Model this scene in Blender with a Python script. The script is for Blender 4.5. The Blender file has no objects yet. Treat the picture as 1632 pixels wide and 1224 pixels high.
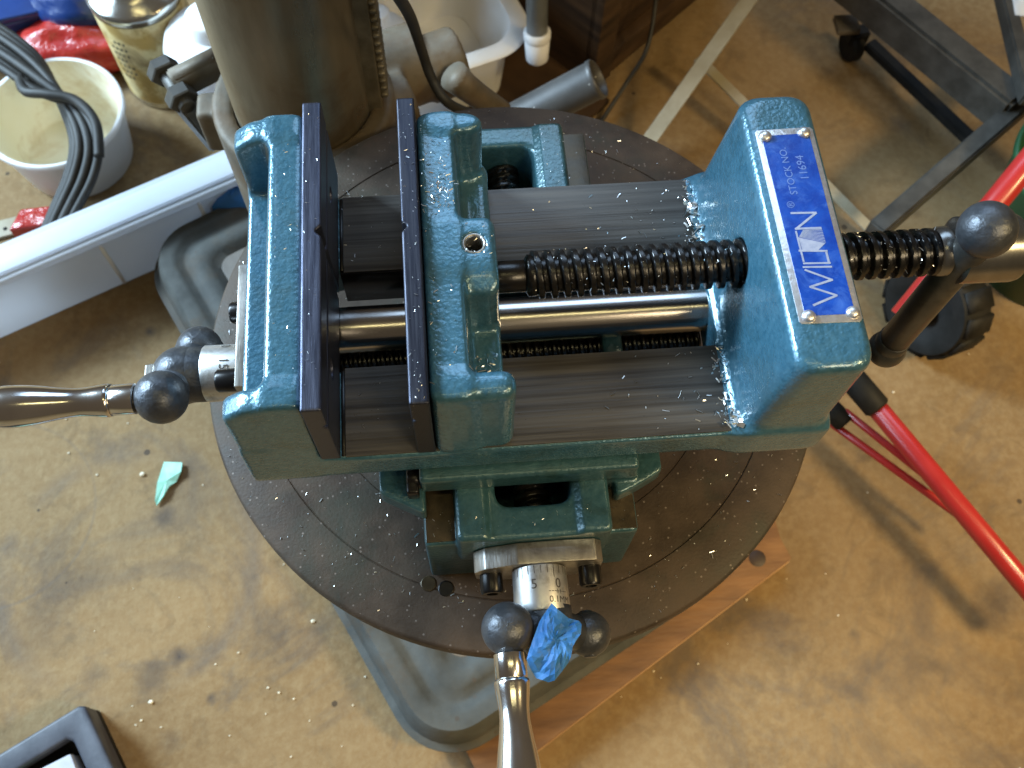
import bpy, bmesh, math, random
import numpy as np
from mathutils import Vector, Matrix
random.seed(7); rng = np.random.default_rng(7)
S = 0.001                 # everything below is written in millimetres
ZO = 340.0                # the vise bed top is z = 0 in the numbers, the floor z = -340
FZ = -340.0
scene = bpy.context.scene
COL = scene.collection

# ------------------------------------------------------------------ camera
CAM = np.array([35.76, -99.78, 271.72])
RM = np.array([[0.9964116, 0.0642039, -0.0551519],
               [-0.0811354, 0.9100963, -0.4063764],
               [0.0241026, 0.4093929, 0.9120397]])
cd = bpy.data.cameras.new('camera'); cam = bpy.data.objects.new('camera', cd); COL.objects.link(cam)
cd.lens = 4.15; cd.sensor_width = 4.15 * 1632 / 1550.0; cd.sensor_fit = 'HORIZONTAL'
cd.clip_start = 0.01; cd.clip_end = 20
cd.dof.use_dof = True; cd.dof.focus_distance = 0.300; cd.dof.aperture_fstop = 3.0
m4 = Matrix([[*RM[0], CAM[0] * S], [*RM[1], CAM[1] * S], [*RM[2], (CAM[2] + ZO) * S], [0, 0, 0, 1]])
cam.matrix_world = m4
scene.camera = cam
def at(u, v, z):
    "the place, at height z, that the camera sees in direction (u, v)"
    d = RM @ np.array([(u - 816) / 1550.0, -(v - 612) / 1550.0, -1.0])
    t = (z - CAM[2]) / d[2]
    p = CAM + t * d
    return Vector((float(p[0]), float(p[1]), float(z)))

# ------------------------------------------------------------------ light
w = bpy.data.worlds.new('World'); scene.world = w; w.use_nodes = True
bg = w.node_tree.nodes['Background']
bg.inputs[0].default_value = (1.0, 0.77, 0.52, 1); bg.inputs[1].default_value = 0.10
def area(name, pos, target, sx, sy, power, color):
    l = bpy.data.lights.new(name, 'AREA'); l.shape = 'RECTANGLE'; l.size = sx * S; l.size_y = sy * S
    l.energy = power; l.color = color
    o = bpy.data.objects.new(name, l); COL.objects.link(o)
    p = Vector(pos); t = Vector(target)
    o.location = (p + Vector((0, 0, ZO))) * S
    o.rotation_euler = (t - p).to_track_quat('-Z', 'Y').to_euler()
    return o
area('window_patch', (-1400, 930, 900), (40, 60, -60), 500, 460, 74, (0.62, 0.83, 1.0))
area('door_daylight', (-1750, 520, 640), (0, 60, -60), 1100, 1250, 52, (0.56, 0.78, 1.0))
area('window_daylight', (60, 1500, 1450), (40, 60, 0), 1300, 800, 17, (0.5, 0.72, 1.0))
area('workshop_lamp', (700, -900, 1100), (200, 0, -100), 400, 400, 9, (1.0, 0.80, 0.50))
sl = bpy.data.lights.new('warm_floor_fill', 'SPOT'); sl.energy = 100; sl.color = (1.0, 0.74, 0.34); sl.spot_size = math.radians(56); sl.spot_blend = 1.0; sl.shadow_soft_size = 0.12  # unseen warm spot, added to brighten the floor at the lower right
so_ = bpy.data.objects.new('warm_floor_fill', sl); COL.objects.link(so_); so_.location = (1.1, -0.45, 0.9 + 0.34)
so_.rotation_euler = (Vector((0.50, -0.16, 0)) - Vector(so_.location)).to_track_quat('-Z', 'Y').to_euler()
area('ceiling_tube', (60, -330, 1500), (60, 60, 0), 900, 60, 1.8, (1.0, 0.86, 0.42))
scene.view_settings.view_transform = 'Standard'; scene.view_settings.look = 'None'
scene.view_settings.exposure = 0.0; scene.view_settings.gamma = 1.0
scene.render.engine = 'CYCLES'
scene.cycles.max_bounces = 8

# ------------------------------------------------------------------ materials
def mat(name, c1, c2=None, scale=300, rough=0.5, metal=0.0, bump=0.0, bscale=600, stretch=(1, 1, 1), bdist=0.0002,
        spec=0.5, coat=0.0, rvar=0.0, cells=False, speck=None, trans=0.0, sss=0.0, detail=6, mid=(0.35, 0.65), aniso=None, stain=None, stainscale=20):
    m = bpy.data.materials.new(name); m.use_nodes = True
    nt = m.node_tree; N = nt.nodes; L = nt.links
    b = N['Principled BSDF']
    tc = N.new('ShaderNodeTexCoord'); mp = N.new('ShaderNodeMapping'); mp.inputs['Scale'].default_value = stretch
    L.new(tc.outputs['Object'], mp.inputs[0])
    col = None
    if c2 is not None:
        n = N.new('ShaderNodeTexNoise'); n.inputs['Scale'].default_value = scale; n.inputs['Detail'].default_value = detail
        n.inputs['Roughness'].default_value = 0.6
        L.new(mp.outputs[0], n.inputs['Vector'])
        r = N.new('ShaderNodeValToRGB'); r.color_ramp.elements[0].position = mid[0]; r.color_ramp.elements[1].position = mid[1]
        r.color_ramp.elements[0].color = (*c1, 1); r.color_ramp.elements[1].color = (*c2, 1)
        L.new(n.outputs['Fac'], r.inputs[0]); col = r.outputs[0]
        if rvar:
            mr = N.new('ShaderNodeMapRange'); mr.inputs['To Min'].default_value = rough - rvar; mr.inputs['To Max'].default_value = rough + rvar
            mr.inputs['From Min'].default_value = 0.3; mr.inputs['From Max'].default_value = 0.7
            L.new(n.outputs['Fac'], mr.inputs['Value']); L.new(mr.outputs[0], b.inputs['Roughness'])
    else:
        b.inputs['Base Color'].default_value = (*c1, 1)
    def mixin(col, fac, c):
        mx = N.new('ShaderNodeMix'); mx.data_type = 'RGBA'
        if col is None: mx.inputs[6].default_value = (*c1, 1)
        else: L.new(col, mx.inputs[6])
        mx.inputs[7].default_value = (*c, 1); L.new(fac, mx.inputs[0]); return mx.outputs[2]
    if stain:
        n = N.new('ShaderNodeTexNoise'); n.inputs['Scale'].default_value = stainscale; n.inputs['Detail'].default_value = 8
        n.inputs['Roughness'].default_value = 0.7; n.inputs['Distortion'].default_value = 0.6
        L.new(tc.outputs['Object'], n.inputs['Vector'])
        r = N.new('ShaderNodeMapRange'); r.inputs['From Min'].default_value = 0.5; r.inputs['From Max'].default_value = 0.72
        r.inputs['To Max'].default_value = 0.85
        L.new(n.outputs['Fac'], r.inputs['Value']); col = mixin(col, r.outputs[0], stain)
    if speck:
        c, sc, th = speck
        v = N.new('ShaderNodeTexVoronoi'); v.inputs['Scale'].default_value = sc; L.new(tc.outputs['Object'], v.inputs['Vector'])
        lt = N.new('ShaderNodeMath'); lt.operation = 'LESS_THAN'; lt.inputs[1].default_value = th
        L.new(v.outputs['Distance'], lt.inputs[0])
        sx = N.new('ShaderNodeSeparateColor'); L.new(v.outputs['Color'], sx.inputs[0])
        g = N.new('ShaderNodeMath'); g.operation = 'GREATER_THAN'; g.inputs[1].default_value = 0.55; L.new(sx.outputs[0], g.inputs[0])
        mu = N.new('ShaderNodeMath'); mu.operation = 'MULTIPLY'; L.new(lt.outputs[0], mu.inputs[0]); L.new(g.outputs[0], mu.inputs[1])
        col = mixin(col, mu.outputs[0], c)
    if col is not None: L.new(col, b.inputs['Base Color'])
    if not (rvar and c2 is not None): b.inputs['Roughness'].default_value = rough
    b.inputs['Metallic'].default_value = metal
    b.inputs['Specular IOR Level'].default_value = spec
    b.inputs['Coat Weight'].default_value = coat; b.inputs['Coat Roughness'].default_value = 0.12
    b.inputs['Transmission Weight'].default_value = trans
    if sss:
        b.inputs['Subsurface Weight'].default_value = sss; b.inputs['Subsurface Scale'].default_value = 0.01 if sss < 0.9 else 0.06
        b.inputs['Subsurface Radius'].default_value = (1, 1, 1)
    if bump:
        if cells:
            v = N.new('ShaderNodeTexVoronoi'); v.feature = 'SMOOTH_F1'; v.inputs['Smoothness'].default_value = 0.45
            v.inputs['Scale'].default_value = bscale
            n2 = N.new('ShaderNodeTexNoise'); n2.inputs['Scale'].default_value = bscale * 0.9; n2.inputs['Detail'].default_value = 3
            L.new(tc.outputs['Object'], n2.inputs['Vector'])
            va = N.new('ShaderNodeVectorMath'); va.operation = 'MULTIPLY_ADD'
            va.inputs[1].default_value = (0.0016,) * 3; L.new(n2.outputs['Color'], va.inputs[0]); L.new(tc.outputs['Object'], va.inputs[2])
            L.new(va.outputs[0], v.inputs['Vector']); h = v.outputs['Distance']
            iv = N.new('ShaderNodeMath'); iv.operation = 'MULTIPLY'; iv.inputs[1].default_value = -1.0; L.new(h, iv.inputs[0]); h = iv.outputs[0]
        else:
            n = N.new('ShaderNodeTexNoise'); n.inputs['Scale'].default_value = bscale; n.inputs['Detail'].default_value = 5
            L.new(mp.outputs[0], n.inputs['Vector']); h = n.outputs['Fac']
        bp = N.new('ShaderNodeBump'); bp.inputs['Strength'].default_value = bump; bp.inputs['Distance'].default_value = bdist
        L.new(h, bp.inputs['Height']); L.new(bp.outputs[0], b.inputs['Normal'])
    return m
M = {}
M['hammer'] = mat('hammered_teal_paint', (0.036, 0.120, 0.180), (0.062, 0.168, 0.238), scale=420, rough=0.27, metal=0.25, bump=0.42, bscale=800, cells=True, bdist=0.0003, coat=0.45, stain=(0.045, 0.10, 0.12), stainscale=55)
M['hammer_shaded'] = mat('shaded_hammered_teal_paint', (0.030, 0.090, 0.112), (0.050, 0.125, 0.148), scale=420, rough=0.3, metal=0.2, bump=0.35, bscale=760, cells=True, bdist=0.00035, coat=0.3, stain=(0.02, 0.045, 0.035), stainscale=45)  # same teal paint, with the shade on saddle and base mixed into its colour
M['rail'] = mat('ground_steel_ways', (0.060, 0.054, 0.048), (0.130, 0.122, 0.112), scale=180, rough=0.46, metal=0.45, bump=0.5, bscale=420, stretch=(0.06, 2.4, 1), bdist=0.00025, rvar=0.10, speck=((0.05, 0.045, 0.04), 500, 0.08))
M['plate_black'] = mat('blued_jaw_steel', (0.050, 0.056, 0.085), (0.090, 0.098, 0.138), scale=900, rough=0.40, metal=0.8, bump=0.5, bscale=2500, stretch=(1.5, 0.06, 1.5), bdist=0.00012, rvar=0.08)
M['plate_dark'] = mat('dark_jaw_steel', (0.028, 0.030, 0.044), (0.055, 0.058, 0.076), scale=900, rough=0.42, metal=0.8, bump=0.5, bscale=2500, stretch=(1.5, 0.06, 1.5), bdist=0.00012, rvar=0.08, speck=((0.5, 0.5, 0.55), 700, 0.10))
M['black_steel'] = mat('oiled_black_thread', (0.008, 0.008, 0.009), (0.022, 0.020, 0.018), scale=500, rough=0.27, metal=0.5, bump=0.10, bscale=1500, bdist=0.0003, spec=0.8)
M['rod'] = mat('polished_guide_rod', (0.40, 0.37, 0.34), (0.52, 0.50, 0.48), scale=60, rough=0.22, metal=1.0, bump=0.2, bscale=900, stretch=(0.05, 1, 1), bdist=0.00008)
M['chrome'] = mat('polished_handle_steel', (0.78, 0.76, 0.74), (0.66, 0.64, 0.62), scale=60, rough=0.17, metal=1.0, bump=0.12, bscale=300, bdist=0.0002)
M['dial'] = mat('satin_dial', (0.62, 0.62, 0.62), (0.74, 0.74, 0.73), scale=200, rough=0.38, metal=0.9, bump=0.2, bscale=1200, bdist=0.0001, stain=(0.34, 0.32, 0.28), stainscale=150)
M['bare'] = mat('bare_machined_steel', (0.34, 0.32, 0.29), (0.50, 0.48, 0.44), scale=300, rough=0.35, metal=0.9, bump=0.35, bscale=1400, stretch=(1, 0.15, 1), bdist=0.00015, stain=(0.16, 0.14, 0.12), stainscale=90)
M['ballcast'] = mat('cast_ball_grey', (0.055, 0.060, 0.070), (0.10, 0.105, 0.115), scale=120, rough=0.40, metal=0.55, bump=0.7, bscale=420, bdist=0.0005, rvar=0.08)
M['cap_dark'] = mat('dark_turned_steel', (0.17, 0.165, 0.155), (0.26, 0.255, 0.245), scale=120, rough=0.25, metal=0.9, bump=0.25, bscale=900, stretch=(1, 0.3, 0.3), bdist=0.0001)
M['bar_dark'] = mat('black_oxide_bar', (0.06, 0.06, 0.06), (0.10, 0.098, 0.092), scale=150, rough=0.38, metal=0.7, bump=0.15, bscale=800)
M['screw_black'] = mat('black_cap_screw', (0.014, 0.013, 0.013), rough=0.28, metal=0.5)
M['way'] = mat('oily_brown_slideway', (0.045, 0.035, 0.022), (0.085, 0.062, 0.035), scale=160, rough=0.34, metal=0.55, bump=0.2, bscale=700, rvar=0.06)
M['table'] = mat('cast_iron_table', (0.038, 0.026, 0.018), (0.078, 0.055, 0.039), scale=55, rough=0.6, metal=0.1, spec=0.3, bump=0.5, bscale=900, bdist=0.00025, rvar=0.08, speck=((0.17, 0.14, 0.12), 420, 0.16), stain=(0.032, 0.038, 0.028), stainscale=22)
M['alu'] = mat('plate_aluminium', (0.62, 0.60, 0.60), (0.78, 0.76, 0.76), scale=500, rough=0.34, metal=0.85, bump=0.5, bscale=700, bdist=0.0003)
M['plateblue'] = mat('scratched_blue_print', (0.002, 0.034, 0.27), (0.008, 0.070, 0.40), scale=170, rough=0.3, stain=(0.06, 0.16, 0.52), stainscale=130, bump=0.35, bscale=300, bdist=0.0003, coat=0.4, mid=(0.35, 0.7))
M['engrave'] = mat('plate_letters', (0.38, 0.43, 0.60), (0.54, 0.57, 0.70), scale=500, rough=0.4, metal=0.5)
M['engrave_thin'] = mat('thin_plate_letters', (0.16, 0.25, 0.56), rough=0.4, metal=0.3)
M['ink'] = mat('dial_engraving', (0.07, 0.06, 0.05), rough=0.7)
M['tape'] = mat('blue_masking_tape', (0.012, 0.115, 0.36), (0.040, 0.20, 0.48), scale=110, rough=0.6, bump=0.5, bscale=260, bdist=0.0006, sss=0.1)
M['chip'] = mat('aluminium_chips', (0.85, 0.86, 0.84), rough=0.3, metal=0.9)
M['column'] = mat('stained_column_steel', (0.16, 0.135, 0.092), (0.30, 0.25, 0.17), scale=22, rough=0.32, metal=0.75, bump=0.4, bscale=600, stretch=(1, 1, 0.25), bdist=0.0002, rvar=0.08, stain=(0.13, 0.062, 0.022), stainscale=9)
M['castgrey'] = mat('dusty_grey_casting', (0.080, 0.064, 0.043), (0.165, 0.135, 0.095), scale=35, rough=0.6, metal=0.1, bump=0.4, bscale=350, bdist=0.0004, stain=(0.115, 0.058, 0.018), stainscale=14)
M['basegrey'] = mat('grey_base_paint', (0.050, 0.052, 0.048), (0.085, 0.087, 0.080), scale=40, rough=0.72, spec=0.25, bump=0.4, bscale=240, bdist=0.0006, stain=(0.085, 0.058, 0.034), stainscale=18, speck=((0.07, 0.06, 0.05), 90, 0.12))
M['basepanel'] = mat('dusty_base_top', (0.085, 0.070, 0.058), (0.155, 0.13, 0.105), scale=22, rough=0.6, bump=0.4, bscale=200, bdist=0.0006, stain=(0.20, 0.16, 0.11), stainscale=12)
M['darkmetal'] = mat('dark_frame_metal', (0.045, 0.042, 0.036), (0.085, 0.080, 0.070), scale=60, rough=0.5, metal=0.3, bump=0.3, bscale=300)
M['rack'] = mat('greasy_rack', (0.10, 0.085, 0.055), (0.17, 0.145, 0.10), scale=120, rough=0.5, metal=0.5, bump=0.4, bscale=600)
M['wood'] = mat('worn_plywood', (0.105, 0.042, 0.011), (0.23, 0.105, 0.032), scale=42, rough=0.6, bump=0.5, bscale=260, stretch=(0.35, 1.7, 1), bdist=0.0006, stain=(0.13, 0.05, 0.018), stainscale=20)
M['woodedge'] = mat('plywood_edge', (0.32, 0.17, 0.075), (0.44, 0.26, 0.13), scale=70, rough=0.6, bump=0.3, bscale=400, stretch=(0.3, 0.3, 3))
M['darkwood'] = mat('dark_cabinet_wood', (0.020, 0.010, 0.005), (0.075, 0.040, 0.018), scale=26, rough=0.55, bump=0.3, bscale=160, stretch=(0.4, 0.4, 3))
M['whitepl'] = mat('milky_plastic', (0.80, 0.81, 0.84), rough=0.35, sss=0.4, bump=0.1, bscale=120, c2=(0.72, 0.72, 0.70), scale=20)
M['binpl'] = mat('translucent_bin_plastic', (0.70, 0.74, 0.80), (0.79, 0.82, 0.86), scale=14, rough=0.3, sss=1.0, bump=0.15, bscale=90)
M['cream'] = mat('cream_plastic_inside', (0.84, 0.78, 0.58), (0.90, 0.86, 0.72), scale=14, rough=0.45, sss=0.15, stain=(0.62, 0.48, 0.26), stainscale=26)
M['rubber'] = mat('black_cable_sheath', (0.014, 0.0135, 0.012), (0.028, 0.026, 0.022), scale=70, rough=0.6, bump=0.25, bscale=500, bdist=0.0003)
M['tyre'] = mat('black_wheel_plastic', (0.008, 0.008, 0.007), (0.018, 0.017, 0.016), scale=60, rough=0.6, spec=0.2)
M['red'] = mat('red_frame_paint', (0.36, 0.016, 0.014), (0.43, 0.026, 0.022), scale=30, rough=0.32, coat=0.2)
M['redbag'] = mat('red_bag_plastic', (0.30, 0.015, 0.015), (0.42, 0.04, 0.025), scale=30, rough=0.25, bump=1.0, bscale=45, bdist=0.006)
M['blue'] = mat('blue_plastic', (0.006, 0.024, 0.11), (0.010, 0.038, 0.17), scale=20, rough=0.3, bump=0.4, bscale=30, bdist=0.003)
M['bluebag'] = mat('blue_glove_rubber', (0.03, 0.17, 0.50), rough=0.4)
M['green'] = mat('green_bucket_plastic', (0.006, 0.042, 0.016), (0.018, 0.085, 0.030), scale=12, rough=0.4)
M['label'] = mat('stained_can_label', (0.50, 0.33, 0.10), (0.78, 0.64, 0.33), scale=36, mid=(0.45, 0.55), rough=0.5, stain=(0.16, 0.075, 0.012), stainscale=38, bump=0.2, bscale=120)
M['canmetal'] = mat('tin_can_metal', (0.50, 0.48, 0.42), (0.62, 0.60, 0.55), scale=30, rough=0.2, metal=0.95, bump=0.3, bscale=60, bdist=0.001)
M['brass'] = mat('brass_cap', (0.75, 0.60, 0.14), rough=0.2, metal=0.9)
M['pvc'] = mat('grey_pipe', (0.10, 0.11, 0.11), (0.16, 0.17, 0.17), scale=40, rough=0.35, bump=0.1)
M['tube'] = mat('grey_tube', (0.05, 0.047, 0.044), (0.08, 0.075, 0.07), scale=40, rough=0.45, metal=0.2, bump=0.2, bscale=300, speck=((0.35, 0.33, 0.3), 180, 0.1))
M['offwhite'] = mat('offwhite_frame_paint', (0.26, 0.225, 0.15), (0.38, 0.34, 0.25), scale=25, rough=0.5, stain=(0.22, 0.17, 0.1), stainscale=20)
M['traybl'] = mat('black_tray_plastic', (0.032, 0.036, 0.050), (0.060, 0.066, 0.085), scale=80, rough=0.48, bump=0.3, bscale=400)
M['mesh'] = mat('grey_abrasive', (0.36, 0.38, 0.44), (0.48, 0.50, 0.56), scale=60, rough=0.7)
M['mint'] = mat('mint_scrap', (0.22, 0.52, 0.40), (0.36, 0.66, 0.52), scale=120, rough=0.6, bump=0.4, bscale=250)
M['debris'] = mat('pale_crumbs', (0.75, 0.68, 0.52), rough=0.8)

nt = M['binpl'].node_tree; tl = nt.nodes.new('ShaderNodeBsdfTranslucent'); tl.inputs[0].default_value = (0.86, 0.89, 0.94, 1)
ms = nt.nodes.new('ShaderNodeMixShader'); ms.inputs[0].default_value = 0.5
nt.links.new(nt.nodes['Principled BSDF'].outputs[0], ms.inputs[1]); nt.links.new(tl.outputs[0], ms.inputs[2])
nt.links.new(ms.outputs[0], nt.nodes['Material Output'].inputs[0]); nt.nodes['Principled BSDF'].inputs['Subsurface Weight'].default_value = 0
def concrete():
    m = bpy.data.materials.new('stained_concrete'); m.use_nodes = True
    nt = m.node_tree; N = nt.nodes; L = nt.links; b = N['Principled BSDF']
    tc = N.new('ShaderNodeTexCoord')
    def noise(sc, det=8, ro=0.6, dist=0.0):
        n = N.new('ShaderNodeTexNoise'); n.inputs['Scale'].default_value = sc; n.inputs['Detail'].default_value = det
        n.inputs['Roughness'].default_value = ro; n.inputs['Distortion'].default_value = dist
        L.new(tc.outputs['Object'], n.inputs['Vector']); return n.outputs['Fac']
    def ramp(f, a, bb, ca, cb):
        r = N.new('ShaderNodeValToRGB'); r.color_ramp.elements[0].position = a; r.color_ramp.elements[1].position = bb
        r.color_ramp.elements[0].color = (*ca, 1); r.color_ramp.elements[1].color = (*cb, 1); L.new(f, r.inputs[0]); return r.outputs[0]
    def mix(f, x, y, k=1.0):
        mx = N.new('ShaderNodeMix'); mx.data_type = 'RGBA'
        mu = N.new('ShaderNodeMath'); mu.operation = 'MULTIPLY'; mu.inputs[1].default_value = k; L.new(f, mu.inputs[0]); L.new(mu.outputs[0], mx.inputs[0])
        for s, v in ((6, x), (7, y)):
            if isinstance(v, tuple): mx.inputs[s].default_value = (*v, 1)
            else: L.new(v, mx.inputs[s])
        return mx.outputs[2]
    def rng_(f, a, bb):
        r = N.new('ShaderNodeMapRange'); r.inputs['From Min'].default_value = a; r.inputs['From Max'].default_value = bb; L.new(f, r.inputs['Value']); return r.outputs[0]
    c = ramp(noise(5, 6, 0.6, 0.4), 0.3, 0.7, (0.160, 0.096, 0.039), (0.262, 0.170, 0.078))
    c = mix(rng_(noise(160, 6, 0.7), 0.42, 0.62), c, (0.33, 0.245, 0.13), 0.3)
    c = mix(rng_(noise(28, 8, 0.7, 0.8), 0.54, 0.68), c, (0.095, 0.062, 0.032), 0.45)
    c = mix(rng_(noise(9, 6, 0.65, 1.2), 0.52, 0.68), c, (0.085, 0.070, 0.060), 0.66)
    v = N.new('ShaderNodeTexVoronoi'); v.inputs['Scale'].default_value = 42; L.new(tc.outputs['Object'], v.inputs['Vector'])
    sc = N.new('ShaderNodeSeparateColor'); L.new(v.outputs['Color'], sc.inputs[0])
    th = N.new('ShaderNodeMath'); th.operation = 'MULTIPLY'; th.inputs[1].default_value = 0.11; L.new(sc.outputs[1], th.inputs[0])
    lt = N.new('ShaderNodeMath'); lt.operation = 'LESS_THAN'; L.new(v.outputs['Distance'], lt.inputs[0]); L.new(th.outputs[0], lt.inputs[1])
    gt = N.new('ShaderNodeMath'); gt.operation = 'GREATER_THAN'; gt.inputs[1].default_value = 0.72; L.new(sc.outputs[0], gt.inputs[0])
    mu = N.new('ShaderNodeMath'); mu.operation = 'MULTIPLY'; L.new(lt.outputs[0], mu.inputs[0]); L.new(gt.outputs[0], mu.inputs[1])
    c = mix(mu.outputs[0], c, (0.045, 0.03, 0.018), 0.85)
    big = noise(34, 6, 0.65)
    # worn arcs left by round feet
    for (cx, cy, rr, wd, k) in ((-178, 62, 78, 9, 0.4), (-265, 105, 62, 1.6, 0.4), (250, 10, 90, 3, 0.15)):
        sb = N.new('ShaderNodeVectorMath'); sb.operation = 'DISTANCE'; L.new(tc.outputs['Object'], sb.inputs[0]); sb.inputs[1].default_value = (cx * S, cy * S, 0)
        a = N.new('ShaderNodeMath'); a.operation = 'SUBTRACT'; a.inputs[1].default_value = rr * S; L.new(sb.outputs['Value'], a.inputs[0])
        ab = N.new('ShaderNodeMath'); ab.operation = 'ABSOLUTE'; L.new(a.outputs[0], ab.inputs[0])
        r = N.new('ShaderNodeMapRange'); r.inputs['From Min'].default_value = wd * S; r.inputs['From Max'].default_value = 0.0; L.new(ab.outputs[0], r.inputs['Value'])
        m2 = N.new('ShaderNodeMath'); m2.operation = 'MULTIPLY'; L.new(r.outputs[0], m2.inputs[0]); L.new(rng_(noise(11 + cx * 0.01, 5), 0.42, 0.6), m2.inputs[1])
        c = mix(m2.outputs[0], c, (0.10, 0.09, 0.085), k)
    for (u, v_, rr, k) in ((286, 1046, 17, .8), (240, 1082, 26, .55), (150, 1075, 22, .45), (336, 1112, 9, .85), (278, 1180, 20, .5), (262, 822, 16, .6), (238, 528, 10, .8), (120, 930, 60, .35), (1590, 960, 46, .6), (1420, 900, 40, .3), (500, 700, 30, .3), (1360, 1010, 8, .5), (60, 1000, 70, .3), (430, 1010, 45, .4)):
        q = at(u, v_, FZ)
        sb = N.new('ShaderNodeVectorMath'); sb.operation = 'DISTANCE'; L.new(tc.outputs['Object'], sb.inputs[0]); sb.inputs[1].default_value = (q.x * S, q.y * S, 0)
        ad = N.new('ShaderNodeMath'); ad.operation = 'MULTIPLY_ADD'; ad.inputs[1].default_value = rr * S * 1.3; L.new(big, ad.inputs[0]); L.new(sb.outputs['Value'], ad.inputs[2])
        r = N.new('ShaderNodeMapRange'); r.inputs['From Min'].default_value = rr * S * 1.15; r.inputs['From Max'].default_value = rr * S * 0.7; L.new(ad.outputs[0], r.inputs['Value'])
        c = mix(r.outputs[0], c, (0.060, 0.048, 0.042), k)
    L.new(c, b.inputs['Base Color']); b.inputs['Roughness'].default_value = 0.8; b.inputs['Specular IOR Level'].default_value = 0.3
    bp = N.new('ShaderNodeBump'); bp.inputs['Strength'].default_value = 0.5; bp.inputs['Distance'].default_value = 0.0012
    L.new(noise(220, 6), bp.inputs['Height']); L.new(bp.outputs[0], b.inputs['Normal'])
    return m
M['concrete'] = concrete()

# ------------------------------------------------------------------ object helpers
def me_from(verts, faces, L0, smooth=True, sharp=None, name='mesh'):
    me = bpy.data.meshes.new(name)
    L0 = Vector(L0)
    me.from_pydata([((v[0] - L0[0]) * S, (v[1] - L0[1]) * S, (v[2] - L0[2]) * S) for v in verts], [], faces)
    me.update()
    if smooth: me.shade_smooth()
    return me
def link(name, me, m, parent=None, loc=(0, 0, 0)):
    o = bpy.data.objects.new(name, me); COL.objects.link(o)
    if m: me.materials.append(m)
    o.location = Vector(loc) * S
    if parent: o.parent = parent
    return o
ORG = {}
def thing(name, label, cat, loc, group=None):
    o = bpy.data.objects.new(name, None); COL.objects.link(o); o.empty_display_size = 0.02
    o.location = (Vector(loc) + Vector((0, 0, ZO))) * S
    o['label'] = label; o['category'] = cat
    if group: o['group'] = group
    ORG[o.name] = Vector(loc); return o
def org(parent):
    p = parent
    while p.parent: p = p.parent
    return ORG[p.name]
def part(name, geo, m, parent, label=None, smooth=True, angle=None):
    verts, faces = geo
    L0 = org(parent)
    me = me_from(verts, faces, L0, smooth, name=name)
    if angle is not None: me.set_sharp_from_angle(angle=math.radians(angle))
    o = link(name, me, m, parent)
    if label: o['label'] = label
    return o
def solo(name, geo, m, label, cat, loc, group=None, kind=None, smooth=True, angle=None):
    verts, faces = geo
    me = me_from(verts, faces, loc, smooth, name=name)
    if angle is not None: me.set_sharp_from_angle(angle=math.radians(angle))
    o = bpy.data.objects.new(name, me); COL.objects.link(o); me.materials.append(m)
    o.location = (Vector(loc) + Vector((0, 0, ZO))) * S
    ORG[o.name] = Vector(loc)
    if kind: o['kind'] = kind
    if label: o['label'] = label
    if cat: o['category'] = cat
    if group: o['group'] = group
    return o
def bm_geo(bm):
    bm.verts.index_update(); g = ([tuple(v.co) for v in bm.verts], [[v.index for v in f.verts] for f in bm.faces]); bm.free(); return g
def merge(*gs):
    V = []; F = []
    for v, f in gs:
        n = len(V); V += [tuple(x) for x in v]; F += [[i + n for i in q] for q in f]
    return V, F
def box(lo, hi, bev=0.4, seg=2):
    bm = bmesh.new(); bmesh.ops.create_cube(bm, size=1)
    for v in bm.verts: v.co = Vector([lo[i] + (v.co[i] + 0.5) * (hi[i] - lo[i]) for i in range(3)])
    if bev: bmesh.ops.bevel(bm, geom=bm.edges[:], offset=bev, segments=seg, affect='EDGES', profile=0.6)
    return bm_geo(bm)
def prism(poly, z0, z1, bev=0.5, seg=2):
    bm = bmesh.new()
    a = [bm.verts.new((p[0], p[1], z0)) for p in poly]; b = [bm.verts.new((p[0], p[1], z1)) for p in poly]
    n = len(poly); bm.faces.new(list(reversed(a))); bm.faces.new(b)
    for i in range(n): bm.faces.new([a[i], a[(i + 1) % n], b[(i + 1) % n], b[i]])
    bmesh.ops.recalc_face_normals(bm, faces=bm.faces[:])
    if bev: bmesh.ops.bevel(bm, geom=bm.edges[:], offset=bev, segments=seg, affect='EDGES', profile=0.6)
    return bm_geo(bm)
def frame(d):
    d = Vector(d).normalized()
    a = Vector((0, 0, 1)) if abs(d.z) < 0.9 else Vector((1, 0, 0))
    u = a.cross(d).normalized(); return u, d.cross(u), d
def lathe(prof, p, d, n=32, closed=True):
    u, v, d = frame(d); p = Vector(p); V = []; F = []
    for t, r in prof:
        for k in range(n):
            a = 2 * math.pi * k / n
            V.append(tuple(p + d * t + (u * math.cos(a) + v * math.sin(a)) * r))
    for i in range(len(prof) - 1):
        for k in range(n):
            k2 = (k + 1) % n; F.append([i * n + k, i * n + k2, (i + 1) * n + k2, (i + 1) * n + k])
    if closed:
        F.append(list(reversed(range(n)))); F.append([(len(prof) - 1) * n + k for k in range(n)])
    return V, F
def cyl(p0, p1, r, n=32, bev=0.5, r1=None):
    p0 = Vector(p0); p1 = Vector(p1); L = (p1 - p0).length; r1 = r if r1 is None else r1
    return lathe([(0, r - bev), (bev, r), (L - bev, r1), (L, r1 - bev)], p0, p1 - p0, n)
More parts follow.
